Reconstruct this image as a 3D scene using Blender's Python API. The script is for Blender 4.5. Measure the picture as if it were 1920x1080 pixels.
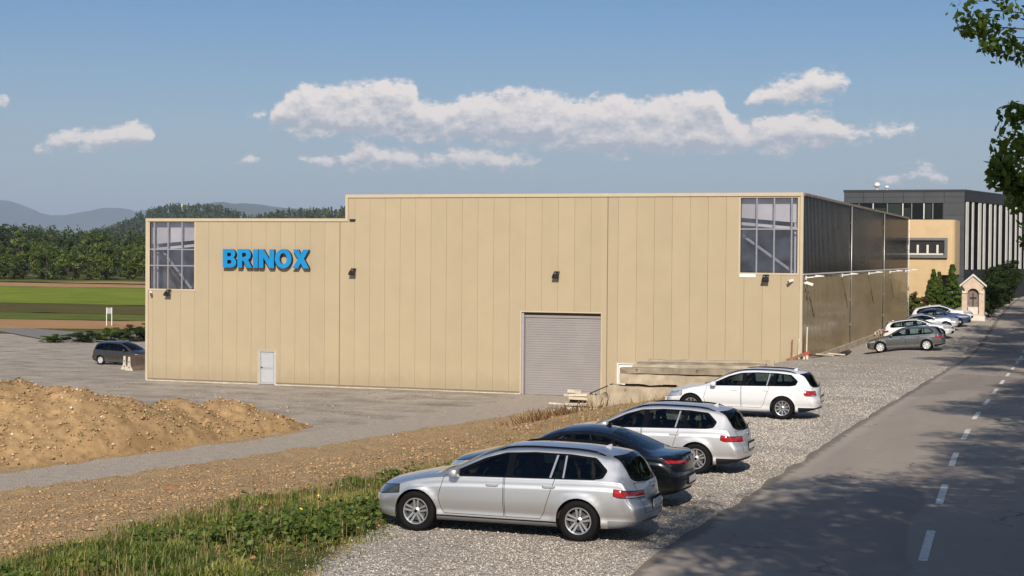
import bpy, bmesh, math, random
import numpy as np
from mathutils import Vector, Matrix

for o in list(bpy.data.objects):
    bpy.data.objects.remove(o)
sc = bpy.context.scene
COL = sc.collection
R = math.radians
rng = np.random.default_rng(7)
random.seed(7)

# ------------------------------------------------------------------ camera
CAM_Z = 8.0
YAW, PITCH, ROLL = R(19.1), R(1.18), R(0.45)
cam_data = bpy.data.cameras.new('camera')
cam_data.sensor_width = 36.0
cam_data.lens = 58.01
cam_data.clip_start = 0.1
cam_data.clip_end = 60000
cam = bpy.data.objects.new('camera', cam_data)
COL.objects.link(cam)
cam.matrix_world = (Matrix.Translation((0, 0, CAM_Z)) @ Matrix.Rotation(YAW, 4, 'Z')
                    @ Matrix.Rotation(math.pi / 2 - PITCH, 4, 'X') @ Matrix.Rotation(ROLL, 4, 'Z'))
sc.camera = cam

# ------------------------------------------------------------------ world, sun, exposure
SUN_EL = R(34)
SUN_H = Vector((0.3055, -0.952, 0)).normalized()
SUN_DIR = Vector((SUN_H.x * math.cos(SUN_EL), SUN_H.y * math.cos(SUN_EL), math.sin(SUN_EL)))
sun_data = bpy.data.lights.new('sun', 'SUN')
sun_data.energy = 4.2
sun_data.angle = R(0.53)
sun_data.color = (1.0, 0.90, 0.78)
sun = bpy.data.objects.new('sun', sun_data)
COL.objects.link(sun)
sun.rotation_euler = SUN_DIR.to_track_quat('Z', 'Y').to_euler()
sun.location = (0, -20, 60)

vs = sc.view_settings
vs.view_transform = 'Standard'
vs.look = 'None'
vs.exposure = 0.25
vs.gamma = 1.0
vs.use_curve_mapping = False

world = bpy.data.worlds.new('World')
sc.world = world
world.use_nodes = True
world.cycles.sampling_method = 'MANUAL'
world.cycles.sample_map_resolution = 256
sc.cycles.max_bounces = 6
sc.cycles.diffuse_bounces = 2
sc.cycles.glossy_bounces = 3
sc.cycles.transmission_bounces = 3
sc.cycles.transparent_max_bounces = 10
sc.cycles.caustics_reflective = False
sc.cycles.caustics_refractive = False


def build_world():
    nt = world.node_tree
    nt.nodes.clear()
    N, L = nt.nodes.new, nt.links.new

    def math_(op, a, b=None, c=None, clamp=False):
        n = N('ShaderNodeMath'); n.operation = op; n.use_clamp = clamp
        for i, v in enumerate((a, b, c)):
            if v is None: continue
            if hasattr(v, 'is_linked'): L(v, n.inputs[i])
            else: n.inputs[i].default_value = v
        return n.outputs[0]

    def vmath(op, a, b):
        n = N('ShaderNodeVectorMath'); n.operation = op
        for i, v in enumerate((a, b)):
            if v is None: continue
            if hasattr(v, 'is_linked'): L(v, n.inputs[i])
            else: n.inputs[i].default_value = v
        return n.outputs[1] if op in ('LENGTH',) else n.outputs[0]

    sky = N('ShaderNodeTexSky')
    sky.sky_type = 'NISHITA'
    sky.sun_disc = False
    sky.sun_elevation = SUN_EL
    sky.sun_rotation = math.atan2(SUN_H.x, SUN_H.y)
    sky.altitude = 300
    sky.air_density = 1.0
    sky.dust_density = 1.6
    sky.ozone_density = 1.3
    tc = N('ShaderNodeTexCoord')
    sep = N('ShaderNodeSeparateXYZ')
    L(tc.outputs['Generated'], sep.inputs[0])
    az = math_('ARCTAN2', sep.outputs[0], sep.outputs[1])
    el = math_('ARCSINE', sep.outputs[2])
    comb = N('ShaderNodeCombineXYZ')
    L(math_('MULTIPLY', az, 100.0), comb.inputs[0])
    L(math_('MULTIPLY', el, 100.0), comb.inputs[1])
    P0 = comb.outputs[0]                        # direction, in hundredths of a radian

    def layer(pts, u):
        """a cloud bank as its top and bottom edge over azimuth"""
        outs = []
        for k in (1, 2):
            fc = N('ShaderNodeFloatCurve'); cm = fc.mapping; cv = cm.curves[0]
            q = []
            for seg in pts:
                a0, e0 = seg[0][0], .5 * (seg[0][1] + seg[0][2])
                q.append((a0 - .5, e0 + (-.9 if k == 1 else .9)))
                q += [(p[0], p[k]) for p in seg]
                a1, e1 = seg[-1][0], .5 * (seg[-1][1] + seg[-1][2])
                q.append((a1 + .5, e1 + (-.9 if k == 1 else .9)))
            q = [((a + 68) / 68, (e + 2) / 16) for a, e in q]
            q = [(0, -.02 if k == 1 else 1.)] + [(x, y) for x, y in q if 0.001 < x < .999] + [(1, -.02 if k == 1 else 1.)]
            while len(cv.points) < len(q): cv.points.new(.5, .5)
            for pt, (x, y) in zip(cv.points, q):
                pt.location = (x, max(0, min(1, y))); pt.handle_type = 'VECTOR'
            cm.update()
            L(u, fc.inputs['Value'])
            outs.append(math_('MULTIPLY_ADD', fc.outputs[0], 16.0, -2.0))
        return outs

    def density(P):
        sp = N('ShaderNodeSeparateXYZ'); L(P, sp.inputs[0])
        # billows push the edges about
        n1 = N('ShaderNodeTexNoise'); n1.noise_dimensions = '2D'
        n1.inputs['Scale'].default_value = 0.75; n1.inputs['Detail'].default_value = 9
        n1.inputs['Roughness'].default_value = 0.70
        L(vmath('MULTIPLY', P, (0.8, 1.25, 1.0)), n1.inputs['Vector'])
        u = math_('MULTIPLY_ADD', sp.outputs[0], 1 / 68, 1.0)
        best = None; rel = None
        for pts, soft in CLOUDS:
            t, bt = layer(pts, u)
            d = math_('MINIMUM', math_('SUBTRACT', t, sp.outputs[1]), math_('MULTIPLY', math_('SUBTRACT', sp.outputs[1], bt), .8))
            d = math_('MINIMUM', math_('SUBTRACT', math_('MULTIPLY', d, 1.25), soft), .95 - soft)
            best = d if best is None else math_('MAXIMUM', best, d)
        # more far clouds round the rest of the horizon
        n3 = N('ShaderNodeTexNoise'); n3.noise_dimensions = '2D'; n3.inputs['Scale'].default_value = 0.06
        n3.inputs['Detail'].default_value = 2
        L(vmath('MULTIPLY', P, (0.7, 2.6, 1.0)), n3.inputs['Vector'])
        dd = math_('ABSOLUTE', math_('ADD', az, 0.333))
        away = math_('MULTIPLY_ADD', dd, 4.0, -1.7, clamp=True)
        gen = math_('MULTIPLY_ADD', n3.outputs[0], 6.0, -3.7)
        gen = math_('ADD', gen, math_('MULTIPLY_ADD', away, 3.0, -3.0))
        best = math_('MAXIMUM', best, gen)
        return math_('ADD', best, math_('MULTIPLY_ADD', n1.outputs[0], 2.7, -1.2))

    D0 = density(P0)
    D1 = density(vmath('ADD', P0, (0.12, 0.55, 0)))
    mask = N('ShaderNodeMapRange'); mask.interpolation_type = 'SMOOTHSTEP'
    mask.inputs['From Min'].default_value = 0.0; mask.inputs['From Max'].default_value = 0.7
    mask.inputs['To Max'].default_value = 0.93
    L(D0, mask.inputs['Value'])
    # lit where the cloud thins out upwards
    lit = N('ShaderNodeMapRange')
    lit.inputs['From Min'].default_value = -0.55; lit.inputs['From Max'].default_value = 0.65
    L(math_('SUBTRACT', D0, D1), lit.inputs['Value'])
    ccol = N('ShaderNodeMix'); ccol.data_type = 'RGBA'
    ccol.inputs['A'].default_value = CLOUD_SHADE
    ccol.inputs['B'].default_value = CLOUD_LIT
    L(lit.outputs[0], ccol.inputs['Factor'])
    # summer haze thickens towards the horizon
    hz = N('ShaderNodeMapRange'); hz.interpolation_type = 'SMOOTHSTEP'
    hz.inputs['From Min'].default_value = -1.0; hz.inputs['From Max'].default_value = 17.0
    hz.inputs['To Min'].default_value = SKY_HAZE; hz.inputs['To Max'].default_value = 0.0
    L(math_('MULTIPLY', el, 100.0), hz.inputs['Value'])
    tint = N('ShaderNodeMix'); tint.data_type = 'RGBA'; tint.blend_type = 'MULTIPLY'
    tint.inputs['Factor'].default_value = 1.0
    L(sky.outputs[0], tint.inputs['A']); tint.inputs['B'].default_value = SKY_TINT
    skyh = N('ShaderNodeMix'); skyh.data_type = 'RGBA'
    L(hz.outputs[0], skyh.inputs['Factor'])
    L(tint.outputs['Result'], skyh.inputs['A'])
    skyh.inputs['B'].default_value = SKY_HAZE_COL
    mix = N('ShaderNodeMix'); mix.data_type = 'RGBA'
    L(mask.outputs[0], mix.inputs['Factor'])
    L(skyh.outputs['Result'], mix.inputs['A'])
    L(ccol.outputs['Result'], mix.inputs['B'])
    bg = N('ShaderNodeBackground')
    bg.inputs['Strength'].default_value = SKY_STRENGTH
    L(mix.outputs['Result'], bg.inputs['Color'])
    out = N('ShaderNodeOutputWorld')
    L(bg.outputs[0], out.inputs['Surface'])


SKY_STRENGTH = 0.072
CLOUD_LIT = (12.0, 10.7, 9.9, 1)
CLOUD_SHADE = (5.6, 5.9, 6.6, 1)
SKY_TINT = (0.50, 0.74, 1.0, 1)
SKY_HAZE = 0.55
SKY_HAZE_COL = (7.6, 7.7, 7.7, 1)
# cumulus banks low over the roof: runs of (azimuth, top edge, bottom edge) in hundredths of a radian, softness
CLOUDS = [
    ([[(-47.94, 8.11, 7.66), (-47.15, 9.28, 7.47), (-46.19, 9.87, 7.22), (-44.28, 9.98, 7.1), (-41.72, 10.23, 7.03), (-40.43, 10.43, 7.04), (-39.53, 10.31, 7.01), (-38.99, 9.22, 7.02), (-37.21, 9.23, 6.9), (-35.92, 9.56, 6.78), (-34.31, 9.64, 6.67), (-32.04, 9.88, 6.49), (-30.75, 9.41, 6.37), (-29.14, 9.29, 6.29), (-28.17, 9.56, 6.2), (-26.56, 9.64, 6.15), (-25.92, 9.32, 6.09), (-23.99, 9.5, 6.07), (-21.43, 10.13, 6.09), (-20.86, 9.68, 6.09), (-20.42, 8.59, 6.1), (-19.21, 7.76, 6.14), (-18.26, 8.09, 6.21), (-16.68, 8.36, 6.29), (-15.12, 8.53, 6.46), (-14.18, 8.25, 6.7), (-13.56, 7.77, 6.83), (-11.7, 7.62, 7.07), (-9.4, 7.74, 7.51)]], -0.22),
    ([[(-63.42, 9.18, 8.14), (-63.01, 9.02, 8.37)],
      [(-61.46, 5.99, 5.77), (-60.99, 6.58, 5.71), (-59.85, 6.98, 5.72), (-58.64, 7.15, 5.73), (-57.73, 7.45, 5.8), (-56.81, 7.33, 5.84), (-55.89, 7.85, 5.91), (-55.28, 7.63, 6.01), (-54.91, 7.41, 6.37)],
      [(-49.52, 8.1, 7.87), (-48.25, 8.43, 8.01)],
      [(-40.43, 7.36, 6.75), (-38.5, 7.38, 6.76)],
      [(-19.46, 9.05, 8.76), (-18.89, 9.96, 8.63), (-17.63, 10.35, 8.71), (-16.37, 10.82, 8.94), (-15.43, 11.18, 9.11), (-14.18, 11.09, 9.38), (-13.56, 10.71, 9.64), (-13.19, 10.39, 10.07)],
      [(-11.7, 4.65, 4.39), (-10.47, 5.11, 4.34), (-9.25, 5.41, 4.35), (-8.19, 5.26, 4.36), (-7.73, 4.75, 4.49)]], 0.0),
    ([[(-51.71, 5.56, 5.33), (-51.24, 5.69, 5.21), (-50.3, 5.5, 5.15), (-49.61, 5.57, 5.12), (-49.04, 6.0, 5.09), (-48.47, 5.84, 5.39)],
      [(-46.32, 5.73, 5.41), (-45.24, 5.97, 4.9), (-43.64, 6.27, 4.78), (-42.36, 6.89, 4.92), (-41.08, 6.81, 4.87), (-40.11, 6.72, 4.88), (-39.15, 6.24, 4.82), (-37.86, 6.44, 4.8), (-36.89, 6.71, 4.8), (-35.27, 6.82, 4.82), (-33.34, 6.58, 4.83), (-32.04, 6.04, 5.0), (-31.33, 5.98, 5.66)]], 0.28)]
build_world()

# ------------------------------------------------------------------ helpers
MATS = {}


def new_mat(name):
    m = bpy.data.materials.new(name)
    m.use_nodes = True
    nt = m.node_tree
    nt.nodes.clear()
    out = nt.nodes.new('ShaderNodeOutputMaterial')
    b = nt.nodes.new('ShaderNodeBsdfPrincipled')
    nt.links.new(b.outputs[0], out.inputs['Surface'])
    MATS[name] = m
    return m, nt, b


def setin(b, **kw):
    for k, v in kw.items():
        b.inputs[k.replace('_', ' ')].default_value = v


def noise_node(nt, scale, detail=4, rough=.55, coord='Object', vec=None, stretch=None, dist=0.0):
    n = nt.nodes.new('ShaderNodeTexNoise')
    n.inputs['Scale'].default_value = scale
    n.inputs['Detail'].default_value = detail
    n.inputs['Roughness'].default_value = rough
    n.inputs['Distortion'].default_value = dist
    if vec is None:
        t = nt.nodes.new('ShaderNodeTexCoord')
        vec = t.outputs[coord]
    if stretch:
        mp = nt.nodes.new('ShaderNodeMapping')
        mp.inputs['Scale'].default_value = stretch
        nt.links.new(vec, mp.inputs[0]); vec = mp.outputs[0]
    nt.links.new(vec, n.inputs['Vector'])
    return n


def ramp(nt, src, stops):
    r = nt.nodes.new('ShaderNodeValToRGB')
    e = r.color_ramp.elements
    while len(e) < len(stops): e.new(0.5)
    for el, (p, c) in zip(e, stops):
        el.position = p
        el.color = c if len(c) == 4 else (*c, 1)
    nt.links.new(src, r.inputs[0])
    return r.outputs[0]


def mixcol(nt, fac, a, b, mode='MIX'):
    m = nt.nodes.new('ShaderNodeMix'); m.data_type = 'RGBA'; m.blend_type = mode
    for s, v in (('Factor', fac), ('A', a), ('B', b)):
        if hasattr(v, 'is_linked'): nt.links.new(v, m.inputs[s])
        else: m.inputs[s].default_value = v if s == 'Factor' or len(v) == 4 else (*v, 1)
    return m.outputs['Result']


def nmath(nt, op, a, b=None, clamp=False):
    n = nt.nodes.new('ShaderNodeMath'); n.operation = op; n.use_clamp = clamp
    for i, v in enumerate((a, b)):
        if v is None: continue
        if hasattr(v, 'is_linked'): nt.links.new(v, n.inputs[i])
        else: n.inputs[i].default_value = v
    return n.outputs[0]


def maprange(nt, src, a, b, c=0., d=1., smooth=True):
    n = nt.nodes.new('ShaderNodeMapRange')
    if smooth: n.interpolation_type = 'SMOOTHSTEP'
    for i, v in zip(('From Min', 'From Max', 'To Min', 'To Max'), (a, b, c, d)): n.inputs[i].default_value = v
    nt.links.new(src, n.inputs['Value'])
    return n.outputs[0]


def bump(nt, b, src, strength=.3, dist=.02):
    n = nt.nodes.new('ShaderNodeBump')
    n.inputs['Strength'].default_value = strength
    n.inputs['Distance'].default_value = dist
    nt.links.new(src, n.inputs['Height'])
    nt.links.new(n.outputs[0], b.inputs['Normal'])


def simple(name, col, rough=.6, metal=0., var=.12, scale=3., bumpk=0., bscale=40., coat=0., detail=4, spec=.5, stretch=None, coord='Object'):
    """procedural surface: base colour broken up by noise, optional fine relief"""
    m, nt, b = new_mat(name)
    setin(b, Roughness=rough, Metallic=metal, Coat_Weight=coat)
    b.inputs['Specular IOR Level'].default_value = spec
    if var > 0:
        n = noise_node(nt, scale, detail, stretch=stretch, coord=coord)
        lo = tuple(c * (1 - var) for c in col); hi = tuple(min(1, c * (1 + var)) for c in col)
        nt.links.new(ramp(nt, n.outputs[0], [(.3, lo), (.7, hi)]), b.inputs['Base Color'])
    else:
        setin(b, Base_Color=(*col, 1))
    if bumpk > 0:
        n = noise_node(nt, bscale, 3, coord=coord)
        bump(nt, b, n.outputs[0], bumpk, .01)
    return m


def glass(name, tint=(.5, .55, .55), trans=.55, rough=.02):
    """thin pane: tinted see-through sheet with a mirror-like skin by Fresnel"""
    m = bpy.data.materials.new(name); m.use_nodes = True
    nt = m.node_tree; nt.nodes.clear()
    out = nt.nodes.new('ShaderNodeOutputMaterial')
    tr = nt.nodes.new('ShaderNodeBsdfTransparent'); tr.inputs[0].default_value = (*[c * trans for c in tint], 1)
    gl = nt.nodes.new('ShaderNodeBsdfGlossy'); gl.inputs['Roughness'].default_value = rough
    fr = nt.nodes.new('ShaderNodeFresnel'); fr.inputs[0].default_value = 1.55
    mx = nt.nodes.new('ShaderNodeMixShader')
    nt.links.new(fr.outputs[0], mx.inputs[0]); nt.links.new(tr.outputs[0], mx.inputs[1]); nt.links.new(gl.outputs[0], mx.inputs[2])
    nt.links.new(mx.outputs[0], out.inputs[0])
    MATS[name] = m
    return m


def link(o, parent=None):
    COL.objects.link(o)
    if parent is not None: o.parent = parent
    return o


def tag(o, label=None, cat=None, group=None, kind=None):
    if label: o['label'] = label
    if cat: o['category'] = cat
    if group: o['group'] = group
    if kind: o['kind'] = kind
    return o


def empty(name, loc=(0, 0, 0), rz=0., label=None, cat=None, group=None):
    o = bpy.data.objects.new(name, None)
    o.empty_display_size = .3
    COL.objects.link(o)
    o.location = loc; o.rotation_euler = (0, 0, rz)
    return tag(o, label, cat, group)


def mesh_obj(name, verts, faces, mat, parent=None, smooth=False, normals=None):
    me = bpy.data.meshes.new(name)
    me.from_pydata([tuple(v) for v in verts], [], [tuple(f) for f in faces])
    if smooth:
        me.polygons.foreach_set('use_smooth', [True] * len(me.polygons))
    me.update()
    if normals is not None:
        me.normals_split_custom_set_from_vertices(normals)
    o = bpy.data.objects.new(name, me)
    me.materials.append(MATS[mat] if isinstance(mat, str) else mat)
    return link(o, parent)


class MB:
    """collects shapes for one mesh"""
    def __init__(s): s.v = []; s.f = []

    def add(s, vs_, fs):
        b = len(s.v); s.v += [tuple(p) for p in vs_]; s.f += [tuple(i + b for i in f) for f in fs]; return s

    def box(s, x0, x1, y0, y1, z0, z1, M=None):
        p = [Vector(q) for q in ((x0, y0, z0), (x1, y0, z0), (x1, y1, z0), (x0, y1, z0), (x0, y0, z1), (x1, y0, z1), (x1, y1, z1), (x0, y1, z1))]
        if M is not None: p = [M @ q for q in p]
        return s.add(p, [(0, 3, 2, 1), (4, 5, 6, 7), (0, 1, 5, 4), (1, 2, 6, 5), (2, 3, 7, 6), (3, 0, 4, 7)])

    def cbox(s, c, size, M=None):
        x, y, z = c; a, b, d = (k / 2 for k in size)
        return s.box(x - a, x + a, y - b, y + b, z - d, z + d, M)

    def bar(s, p, q, w, h=None, up=(0, 0, 1)):
        """square bar from p to q"""
        p, q = Vector(p), Vector(q); h = h or w
        d = (q - p).normalized(); u = Vector(up)
        if abs(d.dot(u)) > .98: u = Vector((1, 0, 0))
        a = d.cross(u).normalized() * w / 2; b = a.cross(d).normalized() * h / 2
        ps = [p - a - b, p + a - b, p + a + b, p - a + b, q - a - b, q + a - b, q + a + b, q - a + b]
        return s.add(ps, [(0, 3, 2, 1), (4, 5, 6, 7), (0, 1, 5, 4), (1, 2, 6, 5), (2, 3, 7, 6), (3, 0, 4, 7)])

    def tube(s, pts, r, n=8, cap=True):
        pts = [Vector(p) for p in pts]; rs = r if hasattr(r, '__len__') else [r] * len(pts)
        b = len(s.v)
        prev = None
        for i, p in enumerate(pts):
            d = (pts[min(i + 1, len(pts) - 1)] - pts[max(i - 1, 0)]).normalized()
            if prev is None:
                u = Vector((0, 0, 1)) if abs(d.z) < .9 else Vector((1, 0, 0))
                a = d.cross(u).normalized()
            else:
                a = (prev - d * prev.dot(d)).normalized()
            prev = a; c = d.cross(a)
            for k in range(n):
                t = 2 * math.pi * k / n
                s.v.append(tuple(p + (a * math.cos(t) + c * math.sin(t)) * rs[i]))
        for i in range(len(pts) - 1):
            for k in range(n):
                k2 = (k + 1) % n
                s.f.append((b + i * n + k, b + i * n + k2, b + (i + 1) * n + k2, b + (i + 1) * n + k))
        if cap:
            s.f.append(tuple(b + k for k in reversed(range(n))))
            s.f.append(tuple(b + (len(pts) - 1) * n + k for k in range(n)))
        return s

    def prism(s, poly, y0, y1, axis='y', M=None):
        """extrude a 2D polygon (x,z) from y0 to y1"""
        n = len(poly)
        def P(a, b, t): return Vector((a, t, b)) if axis == 'y' else (Vector((t, a, b)) if axis == 'x' else Vector((a, b, t)))
        v = [P(a, b, y0) for a, b in poly] + [P(a, b, y1) for a, b in poly]
        if M is not None: v = [M @ q for q in v]
        f = [tuple(range(n)), tuple(range(2 * n - 1, n - 1, -1))]
        for i in range(n):
            j = (i + 1) % n
            f.append((i, i + n, j + n, j))
        return s.add(v, f)

    def lathe(s, prof, n=24, M=None, axis='y'):
        """prof: (radius, along) points, spun about an axis"""
        b = len(s.v)
        for (r, a) in prof:
            for k in range(n):
                t = 2 * math.pi * k / n
                q = Vector((r * math.cos(t), a, r * math.sin(t))) if axis == 'y' else Vector((r * math.cos(t), r * math.sin(t), a))
                s.v.append(tuple(M @ q if M is not None else q))
        for i in range(len(prof) - 1):
            for k in range(n):
                k2 = (k + 1) % n
                s.f.append((b + i * n + k, b + i * n + k2, b + (i + 1) * n + k2, b + (i + 1) * n + k))
        return s

    def build(s, name, mat, parent=None, smooth=False, fix=True):
        o = mesh_obj(name, s.v, s.f, mat, parent, smooth)
        if fix:
            bm = bmesh.new(); bm.from_mesh(o.data)
            bmesh.ops.recalc_face_normals(bm, faces=bm.faces)
            bm.to_mesh(o.data); bm.free()
        return o


def soup(name, V, F, mat, parent=None, attr=None, smooth=False):
    """numpy triangles/quads to a mesh; attr = per-vertex float stored as 'tone'"""
    me = bpy.data.meshes.new(name)
    V = np.asarray(V, np.float32); F = np.asarray(F, np.int32)
    k = F.shape[1]
    me.vertices.add(len(V)); me.vertices.foreach_set('co', V.ravel())
    me.loops.add(F.size); me.loops.foreach_set('vertex_index', F.ravel())
    me.polygons.add(len(F)); me.polygons.foreach_set('loop_start', np.arange(0, F.size, k, dtype=np.int32))
    if smooth: me.polygons.foreach_set('use_smooth', np.ones(len(F), bool))
    me.update(calc_edges=True)
    if attr is not None:
        a = me.attributes.new('tone', 'FLOAT', 'POINT'); a.data.foreach_set('value', np.asarray(attr, np.float32))
    o = bpy.data.objects.new(name, me); me.materials.append(MATS[mat])
    return link(o, parent)


def copy_tree(o, parent=None):
    c = o.copy(); COL.objects.link(c); c.parent = parent
    for ch in list(o.children): copy_tree(ch, c)
    return c


def smoothstep(a, b, x):
    t = np.clip((x - a) / (b - a), 0, 1); return t * t * (3 - 2 * t)


_perm = rng.random((256, 256))


def vnoise(x, y, octaves=4, pers=.5):
    """value noise on numpy arrays, about -1..1"""
    tot = np.zeros_like(x, dtype=float); amp = 1.; norm = 0.
    for o in range(octaves):
        xi = np.floor(x).astype(int); yi = np.floor(y).astype(int)
        fx = x - xi; fy = y - yi
        fx = fx * fx * (3 - 2 * fx); fy = fy * fy * (3 - 2 * fy)
        g = lambda i, j: _perm[(i + 37 * o) % 256, (j + 91 * o) % 256]
        v = (g(xi, yi) * (1 - fx) + g(xi + 1, yi) * fx) * (1 - fy) + (g(xi, yi + 1) * (1 - fx) + g(xi + 1, yi + 1) * fx) * fy
        tot += amp * (v * 2 - 1); norm += amp
        amp *= pers; x = x * 2.03; y = y * 2.03
    return tot / norm

# ------------------------------------------------------------------ ground
_s = np.linspace(-60, 420, 961)
_z = np.interp(_s, [-60, 0, 25, 50, 70, 90, 100, 108, 118, 130, 150, 200, 420], [3.5, 3.47, 3.43, 3.2, 2.85, 2.5, 2.4, 2.55, 3.0, 3.5, 3.85, 4.2, 5.0])
_k = np.exp(-np.linspace(-2.2, 2.2, 21) ** 2); _k /= _k.sum()
_z = np.convolve(np.pad(_z, 10, 'edge'), _k, 'valid')


def zroad(y): return np.interp(y, _s, _z)


def height(x, y):
    """terrain without the fine relief: road shelf, bank down to the yard, bank up on the right"""
    x = np.asarray(x, float); y = np.asarray(y, float)
    zr = zroad(y)
    low = np.minimum(zr, 2.05)
    zr = np.where(y > 92, zr + (low - zr) * smoothstep(-9.6, -13.2, x) * smoothstep(92, 100, y), zr)
    te = np.interp(y, [0, 60, 70, 79, 86], [-11.7, -11.9, -12.8, -14.8, -14.3])
    tt = np.interp(y, [0, 30, 60, 64, 70, 76, 88], [-42, -35, -27.5, -24, -20.5, -20, -20.5])
    q = np.clip((te - x) / (te - tt), 0, 1)
    q = .45 * q + .55 * q * q * (3 - 2 * q)
    q = np.where((y > 89.25) & (x < -14.33), 1., q)
    z = zr * (1 - q)
    z = z + smoothstep(1.0, 9.0, x) * 3.2
    far = smoothstep(200, 420, np.hypot(x, y))
    return z * (1 - far)


# path centre line across the lower field, and its half width
PATH = np.array([(-60., 22.), (-44., 37.5), (-35.4, 47.2), (-33.3, 55.4), (-31.1, 64.6), (-28.9, 77.0), (-28.0, 84.), (-27.9, 89.)])


def path_dist(x, y):
    d = np.full(np.shape(x), 1e9)
    for (a, b), (c, e) in zip(PATH[:-1], PATH[1:]):
        vx, vy = c - a, e - b
        t = np.clip(((x - a) * vx + (y - b) * vy) / (vx * vx + vy * vy), 0, 1)
        d = np.minimum(d, np.hypot(x - a - t * vx, y - b - t * vy))
    return d


def zones(x, y):
    """lot, grass, path, yard weights, 0..1 (signed distances softened a little)"""
    te = np.interp(y, [0, 20, 30, 60, 75, 86], [-10.2, -10.6, -11.7, -12.2, -15.0, -18.])
    wob = vnoise(x * .35, y * .35, 3) * 1.1
    lot = smoothstep(-.7, .7, x - te + wob * .8)
    gl = np.interp(y, [0, 24, 30, 33, 35.5, 38, 45], [-16.8, -16.3, -15.4, -13.3, -12.2, -11.7, -11.6])      # left end of the weeds
    grass = smoothstep(-1.0, 1.0, x - gl + wob * 1.0) * (1 - lot) * smoothstep(52, 40, y)
    grass = np.maximum(grass, smoothstep(.8, 1.8, x + wob * .3))
    path = smoothstep(2.2, 1.5, path_dist(x, y) + wob * .22)
    yard = np.maximum(smoothstep(69, 75, y + wob * 2 + np.clip((-34 - x) * -.15, -8, 2)), smoothstep(-58, -66, x + wob * 2))
    yard = np.where(x > -60, np.maximum(smoothstep(74, 79, y + wob * 2.5 - np.clip((x + 30) * .9, 0, 9)), 0), yard)
    px_ = np.interp(y, PATH[:, 1], PATH[:, 0])
    yard = np.maximum(yard, smoothstep(65.5, 68, y + wob) * smoothstep(.5, -1.5, x - px_))
    return lot, grass, path, np.clip(yard, 0, 1)


def fine_relief(x, y):
    lot, grass, path, yard = zones(x, y)
    earth = (1 - lot) * (1 - path) * (1 - yard)
    n = vnoise(x * .9, y * .9, 4) * .12 + vnoise(x * 2.3 + 9, y * 2.3, 2) * .10
    r = n * earth + vnoise(x * .5 + 3, y * .5, 3) * .05 * yard * (1 - path)
    r = r - .03 * path * (1 - lot)
    near_road = smoothstep(-7.5, -6.2, x) * smoothstep(2.6, 1.2, x)
    r += lot * (1 - near_road) * vnoise(x * .6, y * .6, 3) * .02 - .03 * near_road
    return np.where(x > 1.2, vnoise(x * .6, y * .6, 4) * .15 * smoothstep(1.2, 3, x), r)


def ground_z(x, y):
    return float(height(np.array([x]), np.array([y]))[0] + fine_relief(np.array([x]), np.array([y]))[0])


def grow(a, b, first, ratio=1.25):
    out = []; x = a; st = first
    while abs(x) < abs(b):
        st *= ratio; x += math.copysign(st, b - a); out.append(x)
    return out


def build_ground():
    xs = sorted(grow(-48, -24000, .5, 1.22) + list(np.arange(-48, 6, .27)) + grow(6, 24000, .5, 1.22))
    ys = sorted(grow(17, -24000, .5, 1.25) + list(np.arange(17, 92, .27)) + list(np.arange(92, 152, .8)) + grow(152, 26000, 1.0, 1.2))
    X, Y = np.meshgrid(np.array(xs), np.array(ys))
    Z = height(X, Y)
    near = (np.abs(X) < 90) & (Y > -10) & (Y < 170)
    Z = Z + np.where(near, fine_relief(X, Y), 0) - smoothstep(120, 400, np.hypot(X, Y)) * .3
    nx, ny = len(xs), len(ys)
    idx = np.arange(nx * ny).reshape(ny, nx)
    F = np.stack([idx[:-1, :-1], idx[:-1, 1:], idx[1:, 1:], idx[1:, :-1]], -1).reshape(-1, 4)
    o = soup('ground', np.stack([X, Y, Z], -1).reshape(-1, 3), F, 'ground', smooth=True)
    for nm, a in zip(('lot', 'grass', 'path', 'yard'), zones(X, Y)):
        at = o.data.attributes.new(nm, 'FLOAT', 'POINT'); at.data.foreach_set('value', a.ravel().astype(np.float32))
    tag(o, kind='structure')
    return o


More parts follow.
